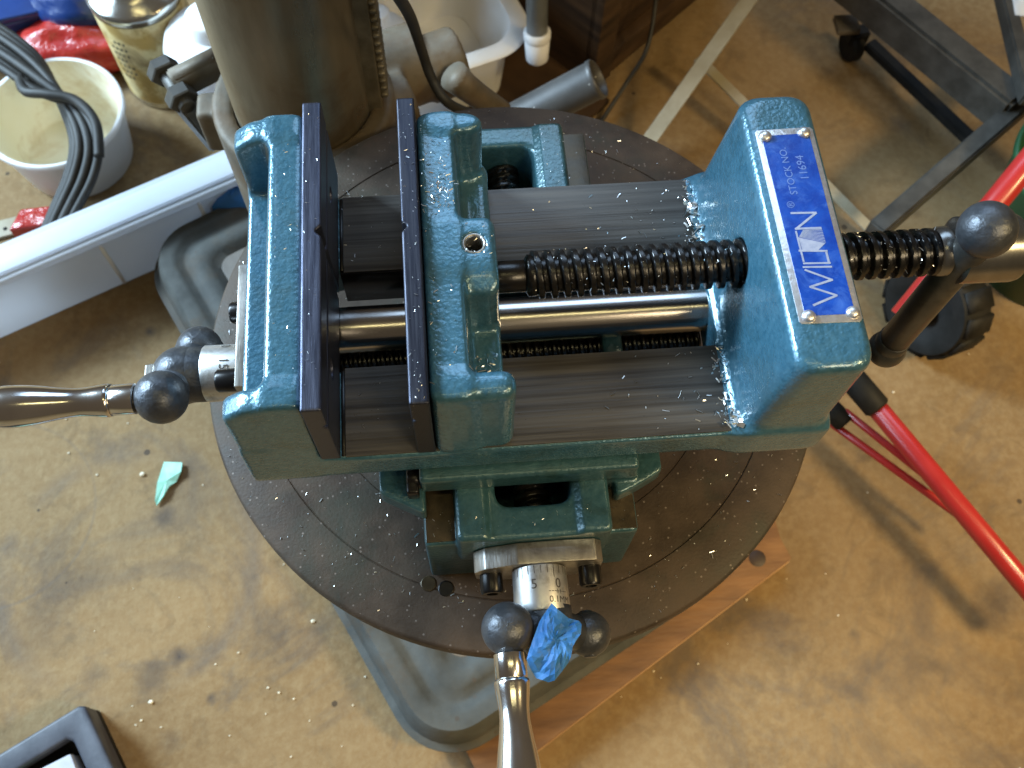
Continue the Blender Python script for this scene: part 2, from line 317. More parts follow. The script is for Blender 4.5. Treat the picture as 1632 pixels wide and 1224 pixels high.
def ball(c, r, n=32, m=18, sq=(1, 1, 1)):
    V = []; F = []
    for i in range(m + 1):
        t = math.pi * (i + 0.001) / (m + 0.002)
        for k in range(n):
            a = 2 * math.pi * k / n
            V.append((c[0] + r * sq[0] * math.sin(t) * math.cos(a), c[1] + r * sq[1] * math.sin(t) * math.sin(a), c[2] + r * sq[2] * math.cos(t)))
    for i in range(m):
        for k in range(n):
            k2 = (k + 1) % n; F.append([i * n + k, (i + 1) * n + k, (i + 1) * n + k2, i * n + k2])
    return V, F
def spline(P, n=12):
    P = [Vector(p) for p in P]; out = []
    for i in range(len(P) - 1):
        a = P[max(i - 1, 0)]; b = P[i]; c = P[i + 1]; d = P[min(i + 2, len(P) - 1)]
        for k in range(n):
            t = k / n
            out.append(0.5 * ((2 * b) + (c - a) * t + (2 * a - 5 * b + 4 * c - d) * t * t + (3 * b - a - 3 * c + d) * t ** 3))
    out.append(P[-1]); return out
def sweep(path, r, n=12, cap=True):
    path = [Vector(p) for p in path]; V = []; F = []; N = len(path)
    u = None
    for i, p in enumerate(path):
        d = (path[min(i + 1, N - 1)] - path[max(i - 1, 0)]).normalized()
        if u is None: u = frame(d)[0]
        u = (u - d * u.dot(d)).normalized(); v = d.cross(u)
        rr = r[i] if isinstance(r, (list, tuple)) else r
        for k in range(n):
            a = 2 * math.pi * k / n; V.append(tuple(p + (u * math.cos(a) + v * math.sin(a)) * rr))
    for i in range(N - 1):
        for k in range(n):
            k2 = (k + 1) % n; F.append([i * n + k, i * n + k2, (i + 1) * n + k2, (i + 1) * n + k])
    if cap: F.append(list(reversed(range(n)))); F.append([(N - 1) * n + k for k in range(n)])
    return V, F
def thread(p0, p1, rc, rr, pitch, n=36, per=10, hand=1, taper=0):
    "a real screw thread: crest radius rc, root radius rr"
    p0 = Vector(p0); p1 = Vector(p1); u, v, d = frame(p1 - p0); L = (p1 - p0).length
    m = max(4, int(L / pitch * per)); V = []; F = []
    for i in range(m + 1):
        t = L * i / m
        for k in range(n):
            a = 2 * math.pi * k / n
            ph = (t / pitch - hand * k / n) % 1.0
            f = 1.0 if ph < 0.42 else (1 - (ph - 0.42) / 0.12 if ph < 0.54 else (0.0 if ph < 0.88 else (ph - 0.88) / 0.12))
            r = rr + (rc - rr) * f
            if taper and t < taper: r = rr + (r - rr) * t / taper
            V.append(tuple(p0 + d * t + (u * math.cos(a) + v * math.sin(a)) * r))
    for i in range(m):
        for k in range(n):
            k2 = (k + 1) % n; F.append([i * n + k, i * n + k2, (i + 1) * n + k2, (i + 1) * n + k])
    F.append(list(reversed(range(n)))); F.append([m * n + k for k in range(n)])
    return V, F
def bar(p0, p1, w1, w2, z_up=0.0):
    p0 = Vector(p0); p1 = Vector(p1); d = (p1 - p0).normalized(); s = d.cross(Vector((0, 0, 1))).normalized(); u = s.cross(d)
    V = []
    for p in (p0, p1):
        for a, b in ((-1, -1), (1, -1), (1, 1), (-1, 1)): V.append(tuple(p + s * a * w1 / 2 + u * b * w2 / 2))
    bm = bmesh.new(); vv = [bm.verts.new(v) for v in V]
    for f in ([0, 1, 2, 3], [7, 6, 5, 4], [0, 4, 5, 1], [1, 5, 6, 2], [2, 6, 7, 3], [3, 7, 4, 0]): bm.faces.new([vv[i] for i in f])
    bmesh.ops.recalc_face_normals(bm, faces=bm.faces[:])
    bmesh.ops.bevel(bm, geom=bm.edges[:], offset=min(w1, w2) * 0.12, segments=2, affect='EDGES')
    return bm_geo(bm)
def hexnut(c, d, r, h, bore=0):
    return lathe([(0, r * 0.94), (h * 0.12, r), (h * 0.88, r), (h, r * 0.94)], c, d, 6)
def jitter(geo, amp, seed=0):
    r = random.Random(seed); V, F = geo
    return [(a + r.uniform(-amp, amp), b + r.uniform(-amp, amp), c + r.uniform(-amp, amp)) for a, b, c in V], F

# solids as distance fields, turned into one mesh: gives castings their fillets and rounded edges
def smin(a, b, k):
    h = np.maximum(k - np.abs(a - b), 0) / k; return np.minimum(a, b) - h * h * k * 0.25
def smax(a, b, k): return -smin(-a, -b, k)
def sbox(P, lo, hi, k=1.5):
    X, Y, Z = P
    d = smax(lo[0] - X, X - hi[0], k); d = smax(d, smax(lo[1] - Y, Y - hi[1], k), k)
    return smax(d, smax(lo[2] - Z, Z - hi[2], k), k)
def surfnet(f, lo, hi, h):
    ax = [np.arange(lo[i] - 2 * h, hi[i] + 2 * h, h, dtype=np.float32) for i in range(3)]
    P = np.meshgrid(*ax, indexing='ij'); Fv = f(P).astype(np.float32)
    ins = Fv < 0; nx, ny, nz = Fv.shape
    cs = [ins[a:nx - 1 + a, b:ny - 1 + b, c:nz - 1 + c] for a in (0, 1) for b in (0, 1) for c in (0, 1)]
    tot = sum(c.astype(np.int8) for c in cs); act = (tot > 0) & (tot < 8)
    I, J, K = np.nonzero(act); idx = -np.ones(act.shape, np.int64); idx[I, J, K] = np.arange(len(I))
    acc = np.zeros((len(I), 3)); cnt = np.zeros(len(I))
    for axis in range(3):
        o = [i for i in range(3) if i != axis]
        for p in (0, 1):
            for q in (0, 1):
                s = [0, 0, 0]; s[o[0]] = p; s[o[1]] = q; e = list(s); e[axis] = 1
                a = Fv[I + s[0], J + s[1], K + s[2]]; b = Fv[I + e[0], J + e[1], K + e[2]]
                mk = (a < 0) != (b < 0); t = np.where(mk, a / np.where(mk, a - b, 1), 0)
                pos = np.tile(np.array(s, float), (len(I), 1)); pos[:, axis] += t
                acc[mk] += pos[mk]; cnt += mk
    pts = acc / cnt[:, None]
    V = np.stack([ax[0][I] + pts[:, 0] * h, ax[1][J] + pts[:, 1] * h, ax[2][K] + pts[:, 2] * h], 1)
    faces = []
    for axis in range(3):
        sl = [slice(1, -1)] * 3; sl2 = [slice(1, -1)] * 3
        sl[axis] = slice(0, -1); sl2[axis] = slice(1, None)
        a = ins[tuple(sl)]; b = ins[tuple(sl2)]
        ch = np.nonzero(a != b); g = [ch[0] + (axis != 0), ch[1] + (axis != 1), ch[2] + (axis != 2)]
        o = [(axis + 1) % 3, (axis + 2) % 3]
        def c(da, db):
            q = [x.copy() for x in g]; q[o[0]] = q[o[0]] - da; q[o[1]] = q[o[1]] - db; return idx[q[0], q[1], q[2]]
        Q = np.stack([c(1, 1), c(0, 1), c(0, 0), c(1, 0)], 1); fl = ~a[ch]
        Q[fl] = Q[fl][:, ::-1]; faces.append(Q)
    return V, np.concatenate(faces)
def sdf_part(name, f, lo, hi, h, m, parent, label=None):
    V, Q = surfnet(f, lo, hi, h); L0 = org(parent)
    V = (V - np.array(L0)) * S
    me = bpy.data.meshes.new(name); me.vertices.add(len(V)); me.vertices.foreach_set('co', V.astype(np.float32).ravel())
    me.loops.add(Q.size); me.loops.foreach_set('vertex_index', Q.ravel().astype(np.int32))
    me.polygons.add(len(Q)); me.polygons.foreach_set('loop_start', np.arange(0, Q.size, 4, dtype=np.int32))
    me.update(calc_edges=True); me.validate(); me.shade_smooth()
    o = link(name, me, m, parent)
    if label: o['label'] = label
    return o
def text_geo(s, size, extr=0.0):
    "flat letters in the xy plane, in millimetres, origin at the centre"
    cu = bpy.data.curves.new('txt', 'FONT'); cu.body = s; cu.size = size; cu.align_x = 'CENTER'; cu.align_y = 'CENTER'; cu.resolution_u = 3
    o = bpy.data.objects.new('txt', cu); COL.objects.link(o)
    dg = bpy.context.evaluated_depsgraph_get(); me = bpy.data.meshes.new_from_object(o.evaluated_get(dg))
    V = [tuple(v.co) for v in me.vertices]; F = [list(p.vertices) for p in me.polygons]
    bpy.data.objects.remove(o); bpy.data.curves.remove(cu); bpy.data.meshes.remove(me); return V, F

# ================================================================== the setting
fl = solo('floor', ([(-2500, -2500, FZ), (2500, -2500, FZ), (2500, 2500, FZ), (-2500, 2500, FZ)], [[0, 1, 2, 3]]), M['concrete'], None, None, (0, 0, FZ), kind='structure')

# ================================================================== drill press
dp = thing('drill_press', 'drill press with stained steel column, round brown table and grey painted foot', 'drill press', (-32, 226, FZ))
TC = (59.2, 73.9); TR = 122.0; TZ = -80.0
def table_geo():
    pr = [(0, 0.5), (0.5, 79.2), (0, 79.2)]
    prof = [(0.0, 4.0), (0.0, 79.75), (-0.4, 79.95), (-0.4, 80.05), (0.0, 80.25), (0.0, 102.35), (-0.5, 102.6), (-0.5, 102.8), (0.0, 103.05),
            (0.0, 120.6), (-0.9, 121.7), (-2.0, TR), (-8.5, TR), (-10.0, 120.5), (-10.0, 112), (-6, 110), (-6, 20)]
    return lathe(prof, (TC[0], TC[1], TZ), (0, 0, 1), 160)
part('round_table', table_geo(), M['table'], dp, 'round dark brown cast iron work table with engraved rings', angle=40)
for (u, v_) in ((711, 938), (683, 930)):
    q = at(u, v_, TZ)
    part('table_hole', lathe([(0.0, 2.9), (0.12, 2.9), (0.14, 2.4), (0.06, 0.2)], (q.x, q.y, TZ + 0.02), (0, 0, 1), 24), M['screw_black'] if u > 700 else M['way'], dp)
# ribs below the table and its arm to the column
def bracket(P):
    X, Y, Z = P
    ang = (np.hypot(X + 28, Y - 215))
    collar = smax(smax(ang - 42.5, Z + 90, 2), -175 - Z, 2); collar = smax(collar, 32.6 - ang, 1.0)
    # arm towards the table centre
    dx, dy = (TC[0] + 32), (TC[1] - 226); L = math.hypot(dx, dy); dx /= L; dy /= L
    t = (X + 32) * dx + (Y - 226) * dy; s = np.abs(-(X + 32) * dy + (Y - 226) * dx)
    arm = smax(smax(s - 27 , np.abs(t - 95) - 70, 4), smax(Z + 97, -150 - Z, 4), 4)
    arm = smax(arm, 32.6 - ang, 1.0)
    # pivot bosses at the right of the collar
    def boss(px, py, pz, ax, ay, r, half):
        tt = (X - px) * ax + (Y - py) * ay; q = np.sqrt(np.maximum((X - px - tt * ax) ** 2 + (Y - py - tt * ay) ** 2 + (Z - pz) ** 2, 0))
        return smax(q - r, np.abs(tt) - half, 2)
    c1_ = at(632, 112, -128); c2_ = at(704, 104, -128)
    b1 = boss(c1_.x, c1_.y, -128, 0.93, 0.36, 21, 14)
    b2 = boss(c2_.x, c2_.y, -128, 0.93, 0.36, 17.5, 10)
    web = boss(2, 232, -126, 0.93, 0.36, 17, 20)
    web = smax(web, 32.6 - ang, 1.0)
    lug = smax(smax(np.abs(X + 88) - 14, np.abs(Y - 238) - 5, 3), np.abs(Z + 118) - 11, 3)
    lug2 = smax(smax(np.abs(X + 74) - 8, np.abs(Y - 226) - 8, 3), np.abs(Z + 118) - 14, 3)
    d = smin(collar, arm, 6); d = smin(d, smin(web, b1, 3), 6); d = np.minimum(d, b2)
    return smin(d, lug2, 5)
sdf_part('table_bracket', bracket, (-108, 90, -178), (76, 280, -86), 1.8, M['castgrey'], dp, 'dusty grey casting that clamps round the column')
part('lift_arm', sweep([at(722, 120, -110), at(742, 138, -118), at(765, 155, -126), at(800, 178, -140)], [8, 7, 6.5, 6], 14), M['castgrey'], dp)
part('column', lathe([(0, 46), (14, 46), (20, 36), (22, 32.0), (760, 32.0), (762, 31)], (-28, 215, FZ + 42), (0, 0, 1), 96), M['column'], dp, 'thick round steel column stained brown')
rk = part('rack', box((0.5, 206, -200), (9.0, 222, 160), 0.8), M['rack'], dp, 'toothed strip on the right side of the column')
for k in range(46):
    z = -84 + k * 4.6
    part('rack_tooth', box((8.9, 206.5, z), (12.4, 221.5, z + 2.4), 0.6, 1), M['rack'], rk)
# clamping bolt at the left of the collar
k0 = at(258, 108, -112); k1 = at(300, 172, -114); kd = (k1 - k0).normalized()
cb = part('clamp_bolt', merge(cyl(k0, k1, 4.0, 20)), M['darkmetal'], dp)
part('bolt_head', hexnut(k0 - kd * 1, kd, 8.2, 6.5), M['darkmetal'], cb, smooth=False)
part('nut', hexnut(k0 + kd * 17.5, kd, 7.8, 7), M['darkmetal'], cb, smooth=False)
part('clamp_lug', bar(k0 + kd * 12.5, at(352, 98, -112), 9, 15), M['castgrey'], dp)
part('clamp_handle', bar(at(290, 158, -117), at(352, 232, -134), 11, 9), M['bar_dark'], dp, smooth=False)
# foot: ring loft of rounded rectangles
Dv = Vector((-0.467, 0.884, 0)); Pv = Vector((0.884, 0.467, 0))
BT = -298.0
B0 = at(691, 1206, BT); B0 = Vector((B0.x, B0.y, 0)); BW, BL = 218.0, 388.0
Bc = B0 + Pv * BW / 2 + Dv * BL / 2
def rrect(hw, hl, r, z, n=10):
    out = []
    for sx, sy, a0 in ((1, 1, 0), (-1, 1, 90), (-1, -1, 180), (1, -1, 270)):
        for k in range(n + 1):
            a = math.radians(a0 + 90 * k / n)
            p = Bc + Pv * (sx * (hw - r) + r * math.cos(a)) + Dv * (sy * (hl - r) + r * math.sin(a)); out.append((p.x, p.y, z))
    return out
def rings(rs):
    V = []; F = []
    for r in rs: V += r
    n = len(rs[0])
    for i in range(len(rs) - 1):
        for k in range(n): F.append([i * n + k, i * n + (k + 1) % n, (i + 1) * n + (k + 1) % n, (i + 1) * n + k])
    F.append([(len(rs) - 1) * n + k for k in range(n)]); return V, F
hw, hl = BW / 2, BL / 2
foot = rings([rrect(hw + 8, hl + 8, 38, FZ + 18), rrect(hw + 8, hl + 8, 38, FZ + 22), rrect(hw + 4, hl + 4, 34, FZ + 24), rrect(hw, hl, 30, BT - 3), rrect(hw - 2, hl - 2, 28, BT),
              rrect(hw - 9, hl - 9, 22, BT + 0.6), rrect(hw - 12, hl - 12, 20, BT - 0.5), rrect(hw - 15, hl - 15, 18, BT - 3), rrect(hw - 17, hl - 17, 17, BT - 3.2), rrect(hw - 21, hl - 21, 16, BT - 1.0),
              rrect(hw - 23, hl - 23, 15, BT), rrect(hw - 29, hl - 29, 13, BT), rrect(hw - 32, hl - 32, 12, BT - 2), rrect(hw - 37, hl - 37, 10, BT - 6)])
fo = part('foot', foot, M['basegrey'], dp, 'grey painted foot with rounded corners and a raised rim', angle=35)
part('foot_panel', rings([rrect(hw - 36, hl - 36, 10, BT - 6.2), rrect(hw - 36.5, hl - 36.5, 10, BT - 5.5), rrect(hw - 37, hl - 37, 10, BT - 5.4)]), M['basepanel'], dp)

# board under the foot
wb = thing('wooden_board', 'worn orange brown board lying under the grey foot of the drill press', 'board', (150, 0, FZ))
e1 = at(862, 1192, FZ + 18); e2 = at(1262, 890, FZ + 18); dd = (e2 - e1).normalized(); nn = Vector((-dd.y, dd.x, 0))
W0 = e2 - dd * 300; 
c3 = at(1229, 822, FZ + 18)
W0 = e2 - dd * 232
poly = [W0, e2, e2 + nn * 14 + dd * 3, c3 + Vector((2, 0, 0)), c3 + nn * 12 - dd * 10, W0 + nn * 170 + dd * 190, W0 + nn * 170 + dd * 20]
part('board_top', prism([(p.x, p.y) for p in poly], FZ + 11.5, FZ + 18, 0.8), M['wood'], wb, angle=40)
poly2 = [W0 - nn * 0.6, e2 - nn * 0.6 + dd * 1, e2 + nn * 12, e2 + nn * 60 - dd * 20, W0 + nn * 160 + dd * 190, W0 + nn * 170 + dd * 20]
part('board_bottom', prism([(p.x, p.y) for p in poly2], FZ + 0.2, FZ + 10.6, 0.8), M['woodedge'], wb, angle=40)
q = at(1207, 890, FZ + 18)
part('knot', lathe([(0.0, 5.5), (0.15, 5.2), (0.2, 0.3)], (q.x, q.y, FZ + 17.95), (0, 0, 1), 20), M['darkwood'], wb)

# ================================================================== the vise
vi = thing('machine_vise', 'teal hammer painted cross slide vise bolted on the round drill press table', 'vise', (58, 50, TZ))

def body(P):
    X, Y, Z = P
    bed = sbox(P, (-28, 0.0, -13.8), (146.2, 94, -0.5), 1.6)
    bed = np.maximum(bed, -sbox(P, (-4, 29.4, -40), (118, 65.1, 20), 3))
    ytop = 91.8 + (43.4 - Z) * 0.05
    blk = smax(124.6 - (43.4 - Z) * 0.095 - X, X - 146.3, 3.5)
    blk = smax(blk, smax(-Y, Y - ytop, 2), 7.0)
    blk = smax(blk, smax(Z - 43.4, -13.8 - Z, 3), 3.6)
    r = np.hypot(Y - 47.5, Z - 20)
    blk = smax(blk, 7.45 - r, 0.8)
    yf = (Z + 14) * 0.055
    slope = -16.2 - (34.5 - Z) * 0.06
    web = smax(slope - X, X + 5.7, 1.0)
    web = smax(web, smax(yf - Y, Y - 99.5 + (34.5 - Z) * 0.03, 2), 2)
    web = smax(web, smax(Z - 34.7, -10 - Z, 2), 2.2)
    ledge = sbox(P, (-28.4, 0.2, -13), (-8, 97.5, 8.0), 2.2)
    web = smax(web, -28.2 - X, 3)
    gx = smax(-28.0 - X, X + 8, 2)
    facet = (-(X + 21.5) * 0.75 + (Z - 34.5)) / 1.25
    gb = smax(smax(gx, facet, 1.5), smax(91.0 - Y, Y - 99.5, 1), 2.4); gb = smax(gb, smax(Z - 34.7, -10 - Z, 2), 2.6)
    gf = smax(smax(gx, facet, 1.5), smax(yf - Y, Y - 10.0, 1), 2.2); gf = smax(gf, smax(Z - 34.7, -10 - Z, 2), 2.6)
    low = sbox(P, (-28, 20, -34), (-18, 76, -6), 2)
    wt = np.clip((10 - X) / 14, 0, 1)
    fr = (Z + 14) * 0.055 * wt - Y
    bed = smax(bed, fr, 0.8); ledge = smax(ledge, fr, 0.8)
    d = smin(web, smin(gb, gf, 0.5), 3.2); d = smin(d, ledge, 2.6)
    d = smin(d, bed, 2.5); d = smax(d, fr, 0.9); d = smax(d, -28.5 - X, 1.4); d = smin(d, low, 2)
    return smin(d, blk, 6.5)
sdf_part('vise_body', body, (-29, -1, -34), (147.5, 101, 45), 0.75, M['hammer'], vi, 'teal hammered casting with fixed jaw and screw block')
part('bed_rail', box((1.3, 1.3, -5), (120.6, 30.2, 0), 0.25), M['rail'], vi, 'front machined steel way, brownish', angle=40)
part('bed_rail', box((1.3, 64.3, -5), (120.6, 93.2, 0.0), 0.25), M['rail'], vi, 'rear machined steel way, streaked', angle=40)

part('rail_gap', box((0.1, 1.6, -4), (1.25, 29.5, -0.25), 0.1, 1), M['screw_black'], vi)
part('rail_gap', box((0.1, 65, -4), (1.25, 92.8, -0.25), 0.1, 1), M['screw_black'], vi)
part('slot_wall', box((0.3, 63.7, -18), (117, 64.35, -0.3), 0.1, 1), M['black_steel'], vi)
def jplate(P, x0, x1, face, sgn):
    X, Y, Z = P
    d = np.maximum(np.maximum(np.maximum(x0 - X, X - x1), np.maximum(0.6 - Y, Y - 102.2)), np.maximum(0.1 - Z, Z - 37.4))
    d = smax(d, d, 0.5)
    # v grooves and screw holes in the gripping face
    gh = (np.abs(Z - 25.5) + np.abs(X - face) - 1.5) * 0.7
    gv = (np.abs(Y - 56) + np.abs(X - face) - 1.9) * 0.7
    d = np.maximum(d, -gh); d = np.maximum(d, -gv)
    for yy in (22, 82):
        d = np.maximum(d, -np.maximum(np.hypot(Y - yy, Z - 17) - 2.8, np.abs(X - face) - 3))
    return d
fj = sdf_part('jaw_plate', lambda P: jplate(P, -5.9, 0.0, 0.0, 1), (-6, 0, 0), (0.5, 103, 38), 0.45, M['plate_black'], vi, 'bluish grey jaw plate of the fixed jaw, v grooves on its face')
mj = sdf_part('jaw_plate', lambda P: jplate(P, 22.4, 28.0, 22.4, -1), (22, 0, 0), (28.5, 103, 38), 0.45, M['plate_dark'], vi, 'dark blue grey jaw plate of the moving jaw')
for yy in (22, 82):
    part('plate_screw', cyl((-3.1, yy, 17), (-1.2, yy, 17), 2.7, 20, 0.3), M['screw_black'], fj)
    part('plate_screw', cyl((23.6, yy, 17), (25.4, yy, 17), 2.7, 20, 0.3), M['screw_black'], mj)

def movjaw(P):
    X, Y, Z = P
    yf = Z * 0.085 + 0.2
    zt = 34.2
    web = smax(28.1 - X, X - (39.2 + (zt - Z) * 0.05), 2.0); web = smax(web, smax(yf - Y, Y - 98.6, 2), 3); web = smax(web, smax(Z - zt, 0.25 - Z, 1), 2.0)
    gb = smax(smax(30 - X, X - 48.8, 2), smax(91.0 - Y, Y - 98.6, 2), 7); gb = smax(gb, smax(Z - zt, 0.25 - Z, 1), 2.4)
    gf = smax(smax(30 - X, X - 51.6 + (zt - Z) * 0.02, 2), smax(yf - Y, Y - 11.3, 2), 4); gf = smax(gf, smax(Z - zt, 0.25 - Z, 1), 4.0)
    fl_ = sbox(P, (30, 4, 0.25), (49.6, 96, 9), 3)
    bo = smax(smax(30 - X, X - 49.3, 2), smax(36.0 - Y, Y - 60.5, 2), 3.5); bo = smax(bo, smax(Z - zt, 0.25 - Z, 1), 3.0)
    bo = smax(bo, ((42.5 - Y) * 0.5 + (Z - zt)) / 1.12, 1.5)
    d = smin(web, gb, 2.4); d = smin(d, gf, 2.6); d = smin(d, fl_, 3); d = smin(d, bo, 2.2)
    # recess on the front shoulder of the boss, and the oil hole
    d = np.maximum(d, -np.maximum(np.hypot(X - 42.9, Y - 51.0) - 3.4, 20 - Z))
    return d
sdf_part('moving_jaw', movjaw, (27.5, -0.5, -0.2), (52.5, 100, 35.5), 0.6, M['hammer'], vi, 'teal hammered moving jaw casting with ribbed back')
hs = part('set_screw_sleeve', lathe([(0, 2.5), (8, 2.5), (8.6, 2.7), (8.9, 3.2), (8.5, 3.55), (0, 3.55)], (42.9, 51.0, 25.2), (0, 0, 1), 32, closed=False), M['bare'], vi, 'bright ring in the hole of the moving jaw')
part('set_screw', lathe([(0, 2.6), (1.0, 2.6), (1.2, 0.1)], (42.9, 51.0, 22.5), (0, 0, 1), 6), M['screw_black'], vi)

# main screw
part('main_screw', merge(cyl((45, 47.5, 20), (59.5, 47.5, 20), 4.9, 32), lathe([(0, 4.8), (1, 6.3), (3.4, 6.3), (4, 5.6)], (57.5, 47.5, 20), (1, 0, 0), 36)), M['black_steel'], vi)
part('screw_thread', thread((59.5, 47.5, 20), (183.2, 47.5, 20), 7.35, 5.5, 3.88, 48, 14), M['black_steel'], vi, 'black oily square thread', angle=50)
cap = part('screw_head', lathe([(0, 6.9), (1.2, 7.6), (3.6, 7.7), (4.2, 6.6), (6.2, 6.6), (6.6, 9.4), (7.2, 10.3), (23.6, 10.6), (25.0, 10.2), (26.0, 8.6)], (183.0, 47.5, 20), (1, 0, 0), 64), M['cap_dark'], vi, 'dark turned steel head of the main screw', angle=40)
tb0 = Vector((193.5, 51.5, 38.0)); tb1 = Vector((193.5, 13.5, -44.0))
def bpx(u, v_, X):
    d = RM @ np.array([(u - 816) / 1550.0, -(v_ - 612) / 1550.0, -1.0]); t = (X - CAM[0]) / d[0]; p = CAM + t * d; return Vector([float(a) for a in p])
tb0 = bpx(1573, 366, 190.5); tb1 = bpx(1413, 556, 192.5)
tdir = (tb1 - tb0).normalized()
tb = part('tommy_bar', cyl(tb0 + tdir * 4, tb1 - tdir * 2, 5.3, 28, 0.4), M['bar_dark'], vi, 'dark bar through the screw head')
part('ball_end', ball(tb0, 8.3, 40, 24), M['ballcast'], tb)
part('ball_end', merge(ball(tb1, 6.9, 36, 20), cyl(tb1 - tdir * 9, tb1, 5.7, 28)), M['bar_dark'], tb)

part('guide_rod', cyl((-2, 47.5, -8), (121.6, 47.5, -8), 7.5, 64), M['rod'], vi, 'smooth round steel rod along the slot', angle=40)
part('feed_screw', thread((-20, 43, -23), (118, 43, -23), 5.6, 4.3, 3.0, 32, 8), M['black_steel'], vi, 'dark cross feed screw below the guide rod', angle=50)
part('feed_screw', thread((58.3, -16, -43), (58.3, 134, -43), 6.4, 4.9, 4.0, 32, 10), M['black_steel'], vi, 'dark feed screw inside the base pocket', angle=50)

# saddle and base
def saddle(P):
    X, Y, Z = P
    top = sbox(P, (21.8, -3.4, -25.2), (90.8, 97, -14.4), 1.6)
    top = np.maximum(top, -sbox(P, (30, 32, -21), (84, 62, -5), 2))
    def ear(pts, z0, z1):
        d = None; n = len(pts)
        for i in range(n):
            a = pts[i]; b = pts[(i + 1) % n]; ex, ey = b[0] - a[0], b[1] - a[1]; L = math.hypot(ex, ey)
            g = ((X - a[0]) * ey - (Y - a[1]) * ex) / L
            d = g if d is None else smax(d, g, 1.4)
        return smax(d, smax(Z - z1, z0 - Z, 1.2), 1.4)
    l = ear([(8.3, -1.8), (22.6, -9.6), (30.0, -9.6), (30.0, 60), (8.3, 60)], -36.2, -27.0)
    r = ear([(84.0, -8.2), (88.6, -6.8), (100.3, -0.6), (100.3, 60), (84.0, 60)], -35.5, -27.0)
    r2 = sbox(P, (76, -3.0, -35.6), (91.2, 90, -22), 1.4)
    l = np.maximum(l, -sbox(P, (22.9, -30, -60), (40, 70, 0), 0.5))
    return smin(np.minimum(top, np.minimum(l, r)), r2, 1.0)
sdf_part('saddle', saddle, (7, -11, -37), (102, 98, -13.5), 0.8, M['hammer_shaded'], vi, 'shaded teal saddle casting between bed and base')
part('gib_screw', merge(cyl((17.8, 0.5, -21.5), (22.3, 0.5, -21.5), 3.4, 24), box((17.6, -5.2, -25.5), (21.4, 3.5, -19.0), 0.8)), M['screw_black'], vi)

def base(P):
    X, Y, Z = P
    fl_ = sbox(P, (21.6, -17.6, -79.9), (91.6, 144, -36.3), 1.8)
    bl = sbox(P, (32.2, -20.2, -50), (81.6, 140.2, -24.2), 2.2)
    ch = smax(smax(smax(41.5 - X, X - 71.2, 1), -Z - 26.0, 1.0), Z - 0, 1)      # shallow channel
    side = smax(bl, -smax(smax(42.0 - (Z + 25) * 0.9 - X, X - 71.5 - (Z + 25) * 0.9, 1.5), -26.2 - Z, 1.0), 1.0)
    d = smin(fl_, side, 1.2)
    d = smax(d, -sbox(P, (45.2, -9.5, -70), (69.4, 131, 0), 5.5), 1.4)
    # mounting ears at table height
    return d
sdf_part('vise_base', base, (20.5, -21.5, -80.5), (93, 145.5, -23), 0.85, M['hammer_shaded'], vi, 'shaded teal base casting sitting on the round table')
part('slideway', box((22.3, -16.6, -39), (32.6, 143, -35.9), 0.25), M['way'], vi, angle=40)
part('slideway', box((81.4, -16.6, -39), (91.0, 143, -35.9), 0.25), M['way'], vi, angle=40)

# bearing plates, dials, cranks
bp1 = part('bearing_plate', prism([(p[0], p[1]) for p in [(37.9, 0), (38.8, 1.5)]] and [(37.6, -46), (37.0, -38), (40.5, -33.6), (51, -30.2), (66, -30.2), (76, -31.2), (78.3, -34), (78.3, -46), (70, -50), (46, -50)], 20.4, 27.4, 0.5), M['bare'], vi, 'bright flat plate on the front of the base')
# the plate was drawn lying down: stand it up against the front of the base
for v_ in bp1.data.vertices:
    c = v_.co.copy() / S + org(vi); x, y, z = c
    v_.co = (Vector((x, -z, y)) - org(vi)) * S
bp1.data.flip_normals() if False else None
bp1.data.set_sharp_from_angle(angle=math.radians(35))
for (x, z) in ((42.4, -41.5), (74.4, -40.5)):
    part('cap_screw', lathe([(0, 3.7), (5.6, 3.7), (6.4, 3.2), (6.4, 1.9), (3.6, 1.7), (3.6, 0.1)], (x, -27.3, z), (0, -1, 0), 28, closed=False), M['screw_black'], bp1, angle=40)
bp2 = part('bearing_plate', box((-32.6, 27, -34), (-28.2, 70.5, -1.5), 0.6), M['bare'], vi, 'flat grey plate on the left end of the bed', angle=40)
for (y, z) in ((62.5, -19), (31.2, -5.5)):
    part('cap_screw', lathe([(0, 3.7), (5.6, 3.7), (6.4, 3.2), (6.4, 1.9), (3.6, 1.7), (3.6, 0.1)], (-32.5, y, z), (-1, 0, 0), 28, closed=False), M['screw_black'], bp2, angle=40)

def wrap(geo, centre, axis, up0, r, along, ang0, textup):
    "lay flat letters on a dial: x runs round the dial, y along its axis"
    V, F = geo; ax = Vector(axis).normalized(); e1 = Vector(up0).normalized(); e2 = ax.cross(e1)
    out = []
    for x, y, z in V:
        if textup == 'axis': a, t = x, y
        else: a, t = y, x
        th = ang0 + a / r
        out.append(tuple(Vector(centre) + ax * (along + t) + (e1 * math.cos(th) + e2 * math.sin(th)) * (r + 0.05)))
    return out, F
def tick(centre, axis, up0, r, t0, t1, ang, w_=0.22):
    g = ([(-w_ / 2, t0, 0), (w_ / 2, t0, 0), (w_ / 2, t1, 0), (-w_ / 2, t1, 0)], [[0, 1, 2, 3]])
    return wrap(g, centre, axis, up0, r, 0, ang, 'axis')
